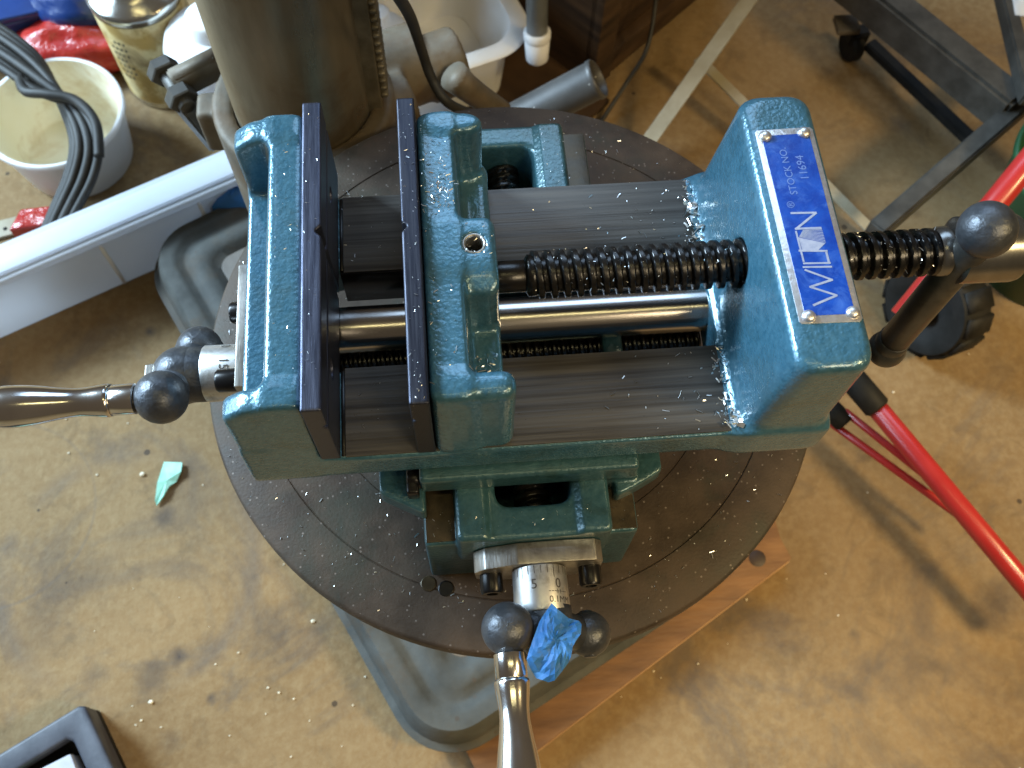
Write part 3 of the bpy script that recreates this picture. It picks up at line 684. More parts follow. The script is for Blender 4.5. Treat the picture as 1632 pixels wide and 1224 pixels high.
# front dial: axis y through (57.7, z -38)
FC = Vector((57.8, -27.4, -38.5))
d1 = part('dial', lathe([(0, 7.9), (0.5, 8.7), (14.0, 9.0), (14.5, 8.8)], FC, (0, -1, 0), 72), M['dial'], vi, 'satin steel dial marked 0 and 5', angle=40)
gs = []
for k in range(-7, 8):
    gs.append(tick(FC, (0, 1, 0), (0, 0, 1), 8.78, -4.6 if k % 5 == 2 else -3.2, -0.6, k * 0.24, 0.2))
gs.append(wrap(text_geo('0', 4.4), FC, (0, 1, 0), (0, 0, 1), 8.9, -6.6, 0.62, 'axis'))
gs.append(wrap(text_geo('5', 4.4), FC, (0, 1, 0), (0, 0, 1), 8.9, -6.6, -0.28, 'axis'))
gs.append(wrap(text_geo('0.1MM', 2.9), FC, (0, 1, 0), (0, 0, 1), 8.95, -11.6, 0.66, 'axis'))
g = ([(-3.2, -.11, 0), (3.2, -.11, 0), (3.2, .11, 0), (-3.2, .11, 0)], [[0, 1, 2, 3]])
for k in range(7): 
    x0 = -3.4 + k; gs.append(wrap(([(x0, -.11, 0), (x0 + .72, -.11, 0), (x0 + .72, .11, 0), (x0, .11, 0)], [[0, 1, 2, 3]]), FC, (0, 1, 0), (0, 0, 1), 8.93, -9.0, 0.6, 'axis'))
for x0 in (-.6, .5): gs.append(wrap(([(x0, -.7, 0), (x0 + .2, -.7, 0), (x0 + .2, .7, 0), (x0, .7, 0)], [[0, 1, 2, 3]]), FC, (0, 1, 0), (0, 0, 1), 8.93, -9.0, 0.62, 'axis'))
part('dial_marks', merge(*gs), M['ink'], d1, smooth=False)
LC = Vector((-32.6, 41.8, -22))
d2 = part('dial', lathe([(0, 8.3), (0.5, 9.2), (13.6, 9.4), (14.2, 9.1)], LC, (-1, 0, 0), 72), M['dial'], vi, 'satin steel dial on the left marked 0 and 15', angle=40)
gs = [tick(LC, (1, 0, 0), (0, 0, 1), 9.28, -3.0, -0.6, k * 0.24, 0.2) for k in range(-7, 8)]
gs.append(wrap(text_geo('0', 4.4), LC, (1, 0, 0), (0, 0, 1), 9.4, -6.5, -0.75, 'axis'))
gs.append(wrap(text_geo('15', 4.4), LC, (1, 0, 0), (0, 0, 1), 9.4, -6.5, 0.12, 'axis'))
part('dial_marks', merge(*gs), M['ink'], d2, smooth=False)

def crank(hub, axis, bA, bB, rA, rB, seed, hubr=8.6):
    "hub, two balls on a short bar, turned grip on ball B along the axis"
    hub = Vector(hub); axis = Vector(axis); bA = Vector(bA); bB = Vector(bB)
    c = part('crank', merge(cyl(hub - axis * 7.5, hub + axis * 4.5, hubr, 40, 1.2), ball(hub + axis * 1.0, hubr + 0.5, 36, 20), sweep([bA, hub, bB], [5.2, 6.5, 5.2], 20)), M['ballcast'], vi, 'grey cast crank with ball ends')
    part('ball_end', jitter(merge(ball(bA, rA, 44, 26), cyl(bA - axis * (rA + 0.05), bA + axis * (rA + 0.05), 2.2, 20, 0.3)), 0.03, seed), M['ballcast'], c)
    part('ball_end', jitter(ball(bB, rB, 44, 26), 0.03, seed + 1), M['ballcast'], c)
    return c
def grip(p, axis, parent):
    part('grip_collar', lathe([(0, 4.4), (0.4, 4.9), (7.2, 4.9), (7.6, 4.6)], Vector(p), axis, 48), M['chrome'], parent, angle=50)
    prof = [(7.5, 4.6), (7.9, 5.2)]
    for t, r in ((8.8, 5.35), (11, 5.15), (14, 4.75), (17, 4.5), (20, 4.6), (24, 5.1), (28, 5.75), (32, 6.3), (36, 6.65), (40, 6.7), (44, 6.2), (47, 5.2), (49, 3.9), (50, 2.4), (50.4, 0.4)): prof.append((t, r))
    # resample smoothly
    P = spline([(a, b, 0) for a, b in prof[2:]], 4)
    prof = prof[:2] + [(a[0], max(a[1], 0.1)) for a in P]
    return part('handle_grip', lathe(prof, Vector(p), axis, 64), M['chrome'], parent, 'bright polished curved grip', angle=50)
c1 = crank((58.4, -46.5, -38.5), (0, -1, 0), (72.4, -47.6, -47.0), (46.0, -47.2, -28.6), 7.3, 8.1, 3)
grip((46.0, -47.2 - 7.2, -28.6), (0, -1, 0), c1)
LB = bpx(257, 633, -58.0)
c2 = crank((-53.5, 41.8, -22), (-1, 0, 0), bpx(318, 556, -52.0), LB, 7.8, 8.5, 9, 9.2)
grip((LB.x - 7.6, LB.y, LB.z), (-1, 0, 0), c2)
part('crank_nut', merge(hexnut((-62.0, 41.8, -22), (-1, 0, 0), 5.0, 3.5)), M['bare'], c2, smooth=False)

# name plate
NZ = 43.55
pl = part('name_plate', prism([(128.2, 14.0), (144.0, 13.6), (144.9, 14.6), (144.5, 77.6), (143.8, 78.4), (127.8, 78.2), (127.2, 77.4), (127.6, 14.6)], 43.1, NZ, 0.12), M['alu'], vi, 'blue and silver maker plate riveted on the screw block', angle=40)
part('printed_panel', prism([(129.5, 16.2), (143.2, 16.0), (143.1, 76.2), (128.9, 76.0)], NZ - 0.1, NZ + 0.08, 0.03, 1), M['plateblue'], pl, smooth=False)
for (u, v_) in ((1220, 216), (1282, 210), (1290, 503), (1360, 497)):
    q = at(u, v_, NZ + 0.6)
    part('rivet', lathe([(0, 1.9), (0.5, 1.85), (1.0, 1.5), (1.35, 0.9), (1.45, 0.1)], (q.x, q.y, NZ + 0.02), (0, 0, 1), 24), M['alu'], pl)
NT = NZ + 0.13
def stroke(pts, w_, zz=NT):
    gs = []
    for a, b in zip(pts[:-1], pts[1:]):
        A = at(1180 + a[0] / 5.44, 330 + a[1] / 5.44, zz); B = at(1180 + b[0] / 5.44, 330 + b[1] / 5.44, zz)
        d = (B - A).normalized(); n = Vector((-d.y, d.x, 0)) * w_ / 2; e = d * w_ * 0.3
        A, B = A - e, B + e
        gs.append(([tuple(A - n), tuple(B - n), tuple(B + n), tuple(A + n)], [[0, 1, 2, 3]]))
    return merge(*gs)
gs = [stroke([(635, 850), (835, 765)], 0.66), stroke([(835, 765), (605, 692)], 0.6, NT + .004), stroke([(605, 692), (795, 630)], 0.66, NT + .008), stroke([(795, 630), (562, 545)], 0.6, NT + .012),
      stroke([(545, 520), (790, 517)], 0.55), stroke([(548, 488), (778, 484)], 0.55), stroke([(768, 482), (745, 392)], 0.66, NT + .004),
      stroke([(548, 470), (482, 212)], 0.55), stroke([(510, 378), (750, 380)], 0.62, NT + .004),
      stroke([(440, 52), (655, 48)], 0.66), stroke([(655, 50), (480, 192)], 0.66, NT + .004), stroke([(480, 188), (697, 180)], 0.66, NT + .008)]
A = [at(1180 + x / 5.44, 330 + y / 5.44, NT + .008) for x, y in ((503, 262), (738, 312), (668, 380), (540, 380))]
gs.append(([tuple(a) for a in A], [[0, 1, 2, 3]]))
for k in range(9):
    t = k / 8; gs.append(stroke([(512 + 30 * t, 256 - 54 * t), (738 - 32 * t, 304 - 112 * t)], 0.22, NT + .012))
part('maker_name', merge(*gs), M['engrave'], pl, smooth=False)
def plate_text(s, size, c, ang):
    V, F = text_geo(s, size); ca, sa = math.cos(ang), math.sin(ang)
    return [(c.x + x * ca - y * sa, c.y + x * sa + y * ca, NT) for x, y, z in V], F
def thinner(geo): return geo
a90 = math.radians(91)
part('stock_number', merge(plate_text('STOCK NO.', 3.1, at(1256.5, 272, NT), a90), plate_text('11694', 3.5, at(1279, 267, NT), a90), plate_text('®', 3.0, at(1261, 326, NT), a90)), M['engrave_thin'], pl, smooth=False)

# masking tape crumpled on the front crank
def tape_geo():
    px = [(880, 962), (903, 985), (926, 992), (925, 1012), (912, 1030), (909, 1050), (880, 1088), (855, 1080), (840, 1052), (850, 1020), (862, 990)]
    cz = lambda u, v_: -24.6 + 1.3 * abs(math.sin(u * 0.062 + v_ * 0.041 + 0.4)) + 0.9 * abs(math.cos(v_ * 0.083 - u * 0.047)) + 0.5 * abs(math.sin(u * 0.19 - v_ * 0.11)) + 0.3 * abs(math.sin(v_ * 0.27 + u * 0.13)) - abs(u - 880) * 0.05 - max(0, v_ - 1045) * 0.10
    bm = bmesh.new(); ctr = (884, 1022)
    ringsN = 6; vs = []
    P = []
    m_ = len(px); R_ = 30
    for k in range(R_):
        t = k * m_ / R_; i = int(t); f = t - i; a = px[i % m_]; b = px[(i + 1) % m_]
        P.append((a[0] * (1 - f) + b[0] * f, a[1] * (1 - f) + b[1] * f))
    V = [tuple(at(*ctr, cz(*ctr)))]; F = []
    rd = random.Random(4)
    for r in range(1, ringsN + 1):
        f = r / ringsN
        for k, (u, v_) in enumerate(P):
            uu = ctr[0] + (u - ctr[0]) * f; vv = ctr[1] + (v_ - ctr[1]) * f
            zz = cz(uu, vv) + rd.uniform(-0.3, 0.3); V.append(tuple(at(uu, vv, zz)))
    for k in range(R_): F.append([0, 1 + k, 1 + (k + 1) % R_])
    for r in range(ringsN - 1):
        for k in range(R_): F.append([1 + r * R_ + k, 1 + (r + 1) * R_ + k, 1 + (r + 1) * R_ + (k + 1) % R_, 1 + r * R_ + (k + 1) % R_])
    bm.free(); return V, F
tp = solo('masking_tape', tape_geo(), M['tape'], 'crumpled piece of blue masking tape stuck on the front crank', 'tape', (60, -50, -25), smooth=False)
so = tp.modifiers.new('thick', 'SOLIDIFY'); so.thickness = 0.0005; so.offset = -1

# ================================================================== metal chips
def chips():
    rd = random.Random(11); V = []; F = []
    def chip(x, y, z, L, w_, curl):
        a = rd.uniform(0, math.tau); ca, sa = math.cos(a), math.sin(a); til = rd.uniform(-1.3, 1.3)
        n = len(V); h = rd.uniform(0.05, 0.35) * curl
        for t in (-0.5, 0.0, 0.5):
            cx = x + ca * L * t - sa * curl * 0.22 * L * (t * t); cy = y + sa * L * t + ca * curl * 0.22 * L * (t * t)
            hz = h * L * (0.3 - t * t) + 0.12 + abs(til) * w_ * 0.5 + max(0, h * L * 0.0)
            V.append((cx - sa * w_ / 2, cy + ca * w_ / 2, z + max(0.05, hz + til * w_ * 0.5)))
            V.append((cx + sa * w_ / 2, cy - ca * w_ / 2, z + max(0.05, hz - til * w_ * 0.5)))
        F.append([n, n + 1, n + 3, n + 2]); F.append([n + 2, n + 3, n + 5, n + 4])
    def rnd_chip(x, y, z, s=1.0):
        if rd.random() < 0.55: chip(x, y, z, rd.uniform(0.25, 0.8) * s, rd.uniform(0.15, 0.4) * s, 0.3)
        else: chip(x, y, z, rd.uniform(0.8, 2.6) * s, rd.uniform(0.14, 0.42) * s, rd.uniform(0, 1))
    for k in range(95):                                   # rails, thicker towards the screw block
        x = 120.5 - abs(rd.gauss(0, 1)) * 17
        if x < 52: x = rd.uniform(52, 119)
        y = rd.uniform(2, 29) if rd.random() < 0.55 else rd.uniform(65, 92); rnd_chip(x, y, 0, 0.9)
    for k in range(150):                                   # drift against the block
        y = rd.uniform(2, 29) if rd.random() < 0.5 else rd.uniform(66, 92)
        rnd_chip(118.8 - abs(rd.gauss(0, 2.2)), y, rd.uniform(0.0, 1.6), 1.15)
    for (cx, cy) in ((117.8, 79), (118.6, 6), (118.4, 4), (117.2, 82), (116.8, 75)):
        for k in range(9): chip(cx + rd.gauss(0, .9), cy + rd.gauss(0, 1.3), rd.uniform(0.6, 2.0), rd.uniform(1.2, 3.0), rd.uniform(0.5, 1.3), 0.4)
    for k in range(26): rnd_chip(rd.uniform(1, 21), rd.choice([rd.uniform(3, 28), rd.uniform(66, 92)]), 0, 0.5)
    for k in range(34): rnd_chip(rd.uniform(-5.6, -0.4), rd.uniform(2, 100), 37.4, 0.32)
    for k in range(60): rnd_chip(rd.uniform(22.7, 27.7), rd.uniform(2, 100), 37.4, 0.42)
    for k in range(46): rnd_chip(rd.uniform(-15, -7), rd.uniform(4, 97), 34.6, 0.4)
    for k in range(130): rnd_chip(rd.uniform(28.6, 37.5), rd.gauss(66, 17) if rd.random() < .6 else rd.uniform(6, 96), 34.2, 0.6) if True else None
    for k in range(70): rnd_chip(rd.gauss(34.5, 2.0), rd.gauss(67, 5), 34.25, 0.75)
    for k in range(60): rnd_chip(rd.uniform(39, 47), rd.uniform(60.5, 74), 9.2 + rd.uniform(0, .4), 0.9)
    for k in range(60): rnd_chip(rd.uniform(40, 48), rd.uniform(13, 27), 9.2 + rd.uniform(0, .4), 1.0)
    for k in range(40): rnd_chip(rd.gauss(42.9, 3.6), rd.gauss(51, 4.5), 34.3, 0.5)
    for k in range(330):
        a = rd.uniform(math.pi * 0.9, math.pi * 1.55); r = rd.uniform(45, 118); x = TC[0] + r * math.cos(a); y = TC[1] + r * math.sin(a)
        if 20 < x < 93 and -20 < y: continue
        rnd_chip(x, y, TZ + 0.03, rd.choice([0.35, 0.5, 0.5, 1.0]))
    n = 0
    while n < 620:                                         # on the round table
        a = rd.uniform(0, math.tau); r = 119 * math.sqrt(rd.random()); x = TC[0] + r * math.cos(a); y = TC[1] + r * math.sin(a)
        if 20 < x < 93 and -20 < y < 146: continue
        rnd_chip(x, y, TZ + 0.03, rd.choice([0.35, 0.5, 0.9])); n += 1
    for k in range(9): rnd_chip(rd.uniform(23, 32), rd.uniform(-15, -4), -35.9, 0.5); rnd_chip(rd.uniform(82, 90), rd.choice([rd.uniform(-15, -4), rd.uniform(98, 140)]), -35.9, 0.5)
    for k in range(36): rnd_chip(rd.uniform(73, 81), rd.uniform(100, 138), -24.1, 0.45)
    for k in range(22): rnd_chip(rd.uniform(34, 80), rd.uniform(-18, -11), -24.3, 0.4)
    for k in range(110):                                   # caught in the thread
        x = rd.uniform(60, 121) if rd.random() < .6 else rd.uniform(148, 186); a = rd.uniform(-0.9, 1.4)
        rnd_chip(x, 47.5 - 7.2 * math.sin(a), 20 + 7.2 * math.cos(a), 0.55)
    return V, F
solo('metal_chips', chips(), M['chip'], 'bright aluminium chips and slivers scattered over the vise and round table', 'metal chips', (60, 60, 0), kind='stuff', smooth=False)

def crumbs():
    rd = random.Random(5); gs = []
    for k in range(90):
        q = at(rd.uniform(-50, 1700), rd.uniform(450, 1250), FZ) if k > 20 else at(rd.uniform(150, 520), rd.uniform(640, 1180), FZ)
        r = rd.uniform(0.3, 0.9) if rd.random() < 0.9 else rd.uniform(1.2, 2.0)
        gs.append(jitter(ball((q.x, q.y, FZ + r * 0.5), r, 6, 4, (1, 0.8, 0.6)), r * 0.15, k))
    return merge(*gs)
solo('floor_crumbs', crumbs(), M['debris'], 'pale crumbs and grit scattered on the concrete floor', 'crumbs', (0, 0, FZ), kind='stuff', smooth=False)

# ================================================================== things around the press
# mint scrap on the floor
def scrap():
    px = [(262, 737), (291, 738), (289, 752), (281, 768), (270, 775), (262, 790), (250, 806), (247, 798), (251, 770)]
    V = []; 
    for i, (u, v_) in enumerate(px): V.append(tuple(at(u, v_, FZ + 1.2 + (i % 3) * 1.1)))
    c = at(266, 766, FZ + 3.0); V.append(tuple(c)); n = len(px)
    return V, [[i, (i + 1) % n, n] for i in range(n)]
sc = solo('paint_flake', scrap(), M['mint'], 'torn mint green flake lying on the concrete left of the press', 'flake', tuple(at(266, 766, FZ)), smooth=False)
s_ = sc.modifiers.new('thick', 'SOLIDIFY'); s_.thickness = 0.0008

# black tray, lower left
tq = at(130, 1122, FZ + 28)
tr = thing('black_tray', 'black plastic tray with thick rounded rim at the lower left corner', 'tray', (tq.x - 60, tq.y - 50, FZ))
ang = math.atan2((at(0, 1190, FZ + 28) - at(112, 1122, FZ + 28)).y, (at(0, 1190, FZ + 28) - at(112, 1122, FZ + 28)).x)
ex = Vector((math.cos(ang), math.sin(ang), 0)); ey = Vector((-ex.y, ex.x, 0))      # ex runs left along the rim, ey comes towards the viewer
c0 = at(133, 1120, FZ + 28)
def tp_(a, b): p = c0 + ex * a + ey * b; return (p.x, p.y)
part('tray_rim', prism([tp_(0, 2), tp_(3, 0), tp_(150, 0), tp_(150, 13), tp_(16, 13), tp_(13, 16), tp_(13, 40), tp_(14, 140), tp_(0, 140)], FZ + 18, FZ + 28, 1.8, 3), M['traybl'], tr, angle=40)
part('tray_floor', prism([tp_(1, 1), tp_(150, 1), tp_(150, 140), tp_(1, 140)], FZ + 0.2, FZ + 7, 1.0), M['tyre'], tr, angle=40)
part('tray_wall', prism([tp_(1.2, 1.2), tp_(150, 1.2), tp_(150, 4), tp_(4, 4), tp_(4, 140), tp_(1.2, 140)], FZ + 6, FZ + 20, 0.4), M['traybl'], tr, angle=40)
bk = thing('sanding_block', 'pale blue grey block lying inside the black tray', 'block', (c0.x, c0.y, FZ))
part('block_body', prism([tp_(18, 20), tp_(38, 18), tp_(44, 90), tp_(22, 90)], FZ + 7, FZ + 24, 1.5), M['mesh'], bk, angle=40)
mp_ = solo('paper_strip', prism([tp_(41, 17.5), tp_(62, 16), tp_(66, 70), tp_(46, 70)], FZ + 7, FZ + 22, 0.5), M['mint'], 'mint green strip beside the pale block in the black tray', 'strip', (c0.x, c0.y, FZ), angle=40)

# long translucent bin
h_ = 62.0; zt = FZ + h_
A0 = at(0, 393, zt); A1 = at(372, 236, zt); F0 = at(0, 444, zt); F1 = at(382, 270, zt)
dA = (A1 - A0).normalized(); nA = Vector((-dA.y, dA.x, 0)); wA = (A0 - F0).dot(nA)
bn = thing('storage_bin', 'long milky translucent plastic bin running under the column from the left edge', 'storage bin', (A0.x, A0.y, FZ))
def bpnt(a, b): p = F0 + dA * a + nA * b; return (p.x, p.y)
Lb = 330
part('bin_wall', prism([bpnt(-120, 1), bpnt(Lb, 1), bpnt(Lb, wA - 1), bpnt(-120, wA - 1)], FZ + 0.5, zt - 8, 3, 3), M['binpl'], bn, angle=40)
part('lid', merge(prism([bpnt(-123, -1.2), bpnt(Lb + 4, -1.2), bpnt(Lb + 4, wA + 4), bpnt(-123, wA + 4)], zt - 8, zt - 2, 1.6, 3), prism([bpnt(-118, 3), bpnt(Lb - 2, 3), bpnt(Lb - 2, wA - 3), bpnt(-118, wA - 3)], zt - 2.5, zt + 1.2, 1.2, 2)), M['binpl'], bn, angle=40)
for a in (62, 132):
    part('bin_rib', prism([bpnt(a, -1.2), bpnt(a + 2.5, -1.2), bpnt(a + 2.5, 2), bpnt(a, 2)], FZ + 4, zt - 10, 0.4, 1), M['whitepl'], bn)
q = at(385, 312, FZ + 42)
solo('rubber_glove', jitter(ball((q.x, q.y, FZ + 38), 22, 20, 12, (1.4, 0.5, 0.6)), 1.2, 3), M['bluebag'], 'bright blue rubber thing against the right end of the translucent bin', 'glove', (q.x, q.y, FZ))

# round tub
tcn = at(84, 178, FZ + 52)
tub = thing('plastic_tub', 'round cream white plastic tub under the black cable coil', 'tub', (tcn.x, tcn.y, FZ))
part('tub_wall', lathe([(0, 1), (0.2, 36), (2, 40), (46, 47), (48, 49.5), (52, 49.5), (53, 48.5), (52, 46.5)], (tcn.x, tcn.y, FZ + 0.5), (0, 0, 1), 72, closed=False), M['whitepl'], tub)
part('tub_lining', lathe([(52, 46.6), (46, 45.4), (4, 38.5), (2.5, 36), (2.4, 0.5)], (tcn.x, tcn.y, FZ + 0.6), (0, 0, 1), 72, closed=False), M['cream'], tub, 'yellowed inside of the tub')
# cable coil
cc = thing('cable_coil', 'coil of black cable strands hanging over the cream tub', 'cable', (tcn.x - 60, tcn.y, FZ + 70))
rd = random.Random(3)
for k in range(9):
    o = (k - 4) * 6.5; zz = FZ + 66 + (k % 3) * 7
    pts = [at(-60, 40 + o, zz + 6), at(5, 78 + o * 1.2, zz + 6), at(62, 122 + o * 1.0 + rd.uniform(-3, 3), zz + 4), at(112 + o * 0.6, 168 + o * 0.2, zz), at(136 + o * 0.75, 225, zz - 4), at(128 + o * 0.8, 280, zz - 14), at(98 + o * 0.7, 345, zz - 28), at(60 + o * 0.6, 430, zz - 44)]
    part('strand', sweep(spline(pts, 8), 3.0 + 0.3 * (k % 2), 10), M['rubber'], cc)
pts = [at(30, 122, FZ + 84), at(40, 145, FZ + 88), at(75, 150, FZ + 90), at(120, 160, FZ + 88), at(152, 195, FZ + 84), at(158, 250, FZ + 76)]
part('strand', sweep(spline(pts, 8), 3.4, 10), M['rubber'], cc, 'strand tied across the bundle')

# solvent can
kc = at(272, 122, FZ)
can = thing('solvent_can', 'tin can with silver shoulder and oil stained yellow label', 'can', (kc.x, kc.y, FZ))
cr = 33.0
part('can_body', lathe([(0, cr - 1), (1, cr), (4, cr - 0.6), (86, cr - 0.6), (88, cr)], (kc.x, kc.y, FZ + 0.3), (0, 0, 1), 64), M['canmetal'], can, angle=40)
lb = part('paper_label', lathe([(6, cr - 0.3), (84, cr - 0.3)], (kc.x, kc.y, FZ + 0.3), (0, 0, 1), 64, closed=False), M['label'], can, 'yellow label with brown oil stains')
part('shoulder', lathe([(88, cr + 0.4), (91, cr + 0.6), (93, cr - 1.5), (97, cr - 8), (103, cr - 17), (106, 15), (108, 14.5)], (kc.x, kc.y, FZ + 0.3), (0, 0, 1), 64), M['canmetal'], can, angle=60)
part('screw_cap', lathe([(106, 12), (107, 12.6), (118, 12.4), (119, 11)], (kc.x, kc.y, FZ + 0.3), (0, 0, 1), 32), M['brass'], can, 'yellow brass cap')
# a block of small unreadable print at the left edge of the label
gs = []
for r in range(7):
    for c in range(4):
        a = math.radians(226 + c * 6.6 + r * 0.3); z0 = FZ + 30 + r * 6
        if rd.random() < 0.2: continue
        p = [(kc.x + (cr + 0.05) * math.cos(a + s), kc.y + (cr + 0.05) * math.sin(a + s), z0 + t) for s, t in ((0, 0), (0.05 * rd.uniform(.6, 1.3), 0), (0.05, 2.4), (0, 2.4))]
        gs.append((p, [[0, 1, 2, 3]]))
part('small_print', merge(*gs), M['ink'], lb, smooth=False)
# white jug next to the column
wq = at(352, 92, FZ + 60)
jg = thing('white_jug', 'bright white plastic jug between the solvent can and the column', 'jug', (wq.x, wq.y, FZ))
part('jug_body', lathe([(0, 34), (2, 37), (74, 37), (82, 34), (88, 20)], (wq.x, wq.y, FZ + 0.3), (0, 0, 1), 48), M['whitepl'], jg)
part('jug_neck', lathe([(86, 15), (88, 15.5), (100, 15), (101, 13)], (wq.x, wq.y, FZ + 0.3), (0, 0, 1), 32), M['whitepl'], jg)

# red bag and blue box in the top left corner
def lump(c, r, sq, seed, amp):
    V, F = ball((0, 0, 0), 1, 36, 22); rr = random.Random(seed); ph = [rr.uniform(0, 6) for _ in range(9)]; out = []
    for x, y, z in V:
        n = 1 + amp * (math.sin(4 * x + ph[0]) * math.sin(5 * y + ph[1]) + 0.6 * math.sin(9 * y + 7 * z + ph[2]) + 0.4 * math.sin(13 * x + 11 * z + ph[3]))
        out.append((c[0] + x * r * sq[0] * n, c[1] + y * r * sq[1] * n, max(FZ + 0.4, c[2] + z * r * sq[2] * n)))
    return out, F
q = at(112, 66, FZ + 20)
solo('red_bag', lump((q.x, q.y, FZ + 14), 38, (1.25, 0.75, 0.6), 4, 0.08), M['redbag'], 'crumpled shiny red plastic bag behind the cream tub', 'bag', (q.x, q.y, FZ))
q0 = at(2, 96, FZ); q1 = at(94, 76, FZ); q2 = at(82, 14, FZ)
bb = thing('blue_box', 'dark blue plastic box at the top left corner of the picture', 'box', (q0.x, q0.y, FZ))
bp_ = [q0 - (q1 - q0) * 0.9, q1, q2, q2 - (q1 - q0) * 1.9]
part('box_body', prism([(p.x, p.y) for p in bp_], FZ + 0.4, FZ + 34, 3, 3), M['blue'], bb, angle=40)
part('box_lid', prism([((p.x - q1.x) * 1.02 + q1.x + 1, (p.y - q1.y) * 1.02 + q1.y - 1.5) for p in bp_], FZ + 34, FZ + 40, 2, 3), M['blue'], bb, angle=40)
q = at(118, 6, FZ + 40)
solo('blue_bag', lump((q.x, q.y + 10, FZ + 34), 30, (1.1, 1.0, 0.8), 8, 0.05), M['blue'], 'smooth blue bag beside the solvent can, above the red bag', 'bag', (q.x, q.y, FZ))
q = at(58, 352, FZ + 12)
solo('red_clip', prism([(q.x - 18, q.y - 8), (q.x + 14, q.y - 4), (q.x + 16, q.y + 12), (q.x - 12, q.y + 10)], FZ + 0.4, FZ + 14, 2, 3), M['redbag'], 'small red plastic clip on the floor below the cream tub', 'clip', (q.x, q.y, FZ), angle=40)
q = at(22, 362, FZ + 3)
ps = thing('drilled_strip', 'pale flat strip with small holes at the left edge', 'strip', (q.x, q.y, FZ))
part('strip_body', prism([(q.x - 40, q.y - 16), (q.x + 14, q.y - 2), (q.x + 10, q.y + 12), (q.x - 44, q.y - 2)], FZ + 0.4, FZ + 3, 0.5), M['offwhite'], ps, angle=40)
for k in range(3):
    part('strip_hole', lathe([(0, 1.6), (0.1, 0.1)], (q.x - 14 + k * 8, q.y - 3 + k * 2, FZ + 3.02), (0, 0, 1), 12), M['tyre'], ps)

# translucent tub, top centre
q = at(706, 22, FZ + 70); Tc = Vector((q.x, q.y + 12, 0))
t2 = thing('translucent_tub', 'milky translucent tub with wide flat rim behind the drill press column', 'tub', (Tc.x, Tc.y, FZ))
def rr2(hw_, hl_, r, z, n=8, ang=0.35):
    out = []; ca, sa = math.cos(ang), math.sin(ang)
    for sx, sy, a0 in ((1, 1, 0), (-1, 1, 90), (-1, -1, 180), (1, -1, 270)):
        for k in range(n + 1):
            a = math.radians(a0 + 90 * k / n); x = sx * (hw_ - r) + r * math.cos(a); y = sy * (hl_ - r) + r * math.sin(a)
            out.append((Tc.x + x * ca - y * sa, Tc.y + x * sa + y * ca, z))
    return out
part('tub_wall', rings([rr2(34, 46, 20, FZ + 0.5), rr2(40, 52, 24, FZ + 62), rr2(52, 64, 34, FZ + 66), rr2(53, 65, 35, FZ + 68), rr2(51, 63, 34, FZ + 70), rr2(40, 52, 24, FZ + 69), rr2(37, 49, 22, FZ + 60), rr2(32, 44, 18, FZ + 9)]), M['whitepl'], t2, angle=50)
q = at(606, 42, FZ + 75)
pb = thing('clear_bottle', 'cloudy plastic bottle with domed top just right of the column rack', 'bottle', (q.x, q.y, FZ))
part('bottle_body', lathe([(0, 20), (2, 23), (60, 23), (70, 20), (78, 12), (80, 8), (88, 8), (89, 6)], (q.x, q.y, FZ + 0.3), (0, 0, 1), 40), M['binpl'], pb)

# hanging cord in front of the bracket
solo('power_cord', sweep(spline([at(600, -60, 60), at(632, -10, 20), at(655, 30, -20), at(672, 80, -60), at(688, 125, -76), at(712, 162, -84), at(752, 182, -100), at(800, 200, -130)], 10), 2.3, 14), M['rubber'], 'grey black power cord passing between the column and the round table', 'cord', tuple(at(672, 80, -60)))
# pipe with white cap
p0 = at(856, 98, FZ + 60); p1 = Vector((p0.x + 2, p0.y + 30, FZ + 200)); 
pp = thing('capped_pipe', 'grey pipe with a white end cap hanging behind the table', 'pipe', (p0.x, p0.y, FZ))
pd = (at(856, -40, FZ + 130) - p0).normalized()
part('pipe', cyl(p0 + pd * 24, p0 + pd * 220, 7.6, 28), M['pvc'], pp)
part('end_cap', merge(cyl(p0, p0 + pd * 22, 8.2, 28, 3.0, 9.2), lathe([(20, 9.3), (21, 9.8), (26, 9.8), (27, 8.5)], p0, pd, 28)), M['whitepl'], pp, 'white plastic end cap')
# grey tube
g0 = at(955, 124, -196); g1 = at(800, 205, -235); gd = (g1 - g0).normalized()
solo('grey_tube', lathe([(6, 10.6), (0.6, 11.2), (0, 11.8), (1.0, 12.6), (3.5, 12.6), (4.2, 12.0), (120, 12.0)], g0, gd, 40, closed=False), M['tube'], 'grey open ended tube sticking out behind the round table', 'tube', tuple(g0))

# dark cabinet boards
q = at(935, 205, FZ)
cb_ = thing('wooden_cabinet', 'dark brown wooden cabinet standing behind the table', 'cabinet', (q.x, q.y, FZ))
def flr(u, v_): return at(u, v_, FZ)
a = flr(828, 160); b = flr(985, 168); c = flr(1110, 60)
ax = (c - b).normalized(); ay = Vector((-ax.y, ax.x, 0))
def cp(s, t): p = b + ax * s + ay * t; return (p.x, p.y)
part('side_panel', prism([cp(-4, 30), cp(4, 30), cp(4, 330), cp(-4, 330)], FZ + 0.3, FZ + 300, 1), M['darkwood'], cb_, angle=40)
part('front_panel', prism([cp(2, 36), cp(158, 36), cp(158, 44), cp(2, 44)], FZ + 14, FZ + 300, 1), M['darkwood'], cb_, angle=40)
part('stile', prism([cp(-4, 24), cp(18, 24), cp(18, 36), cp(-4, 36)], FZ + 0.3, FZ + 300, 1.2), M['darkwood'], cb_, angle=40)
part('stile', prism([cp(140, 24), cp(162, 24), cp(162, 36), cp(140, 36)], FZ + 0.3, FZ + 300, 1.2), M['darkwood'], cb_, angle=40)
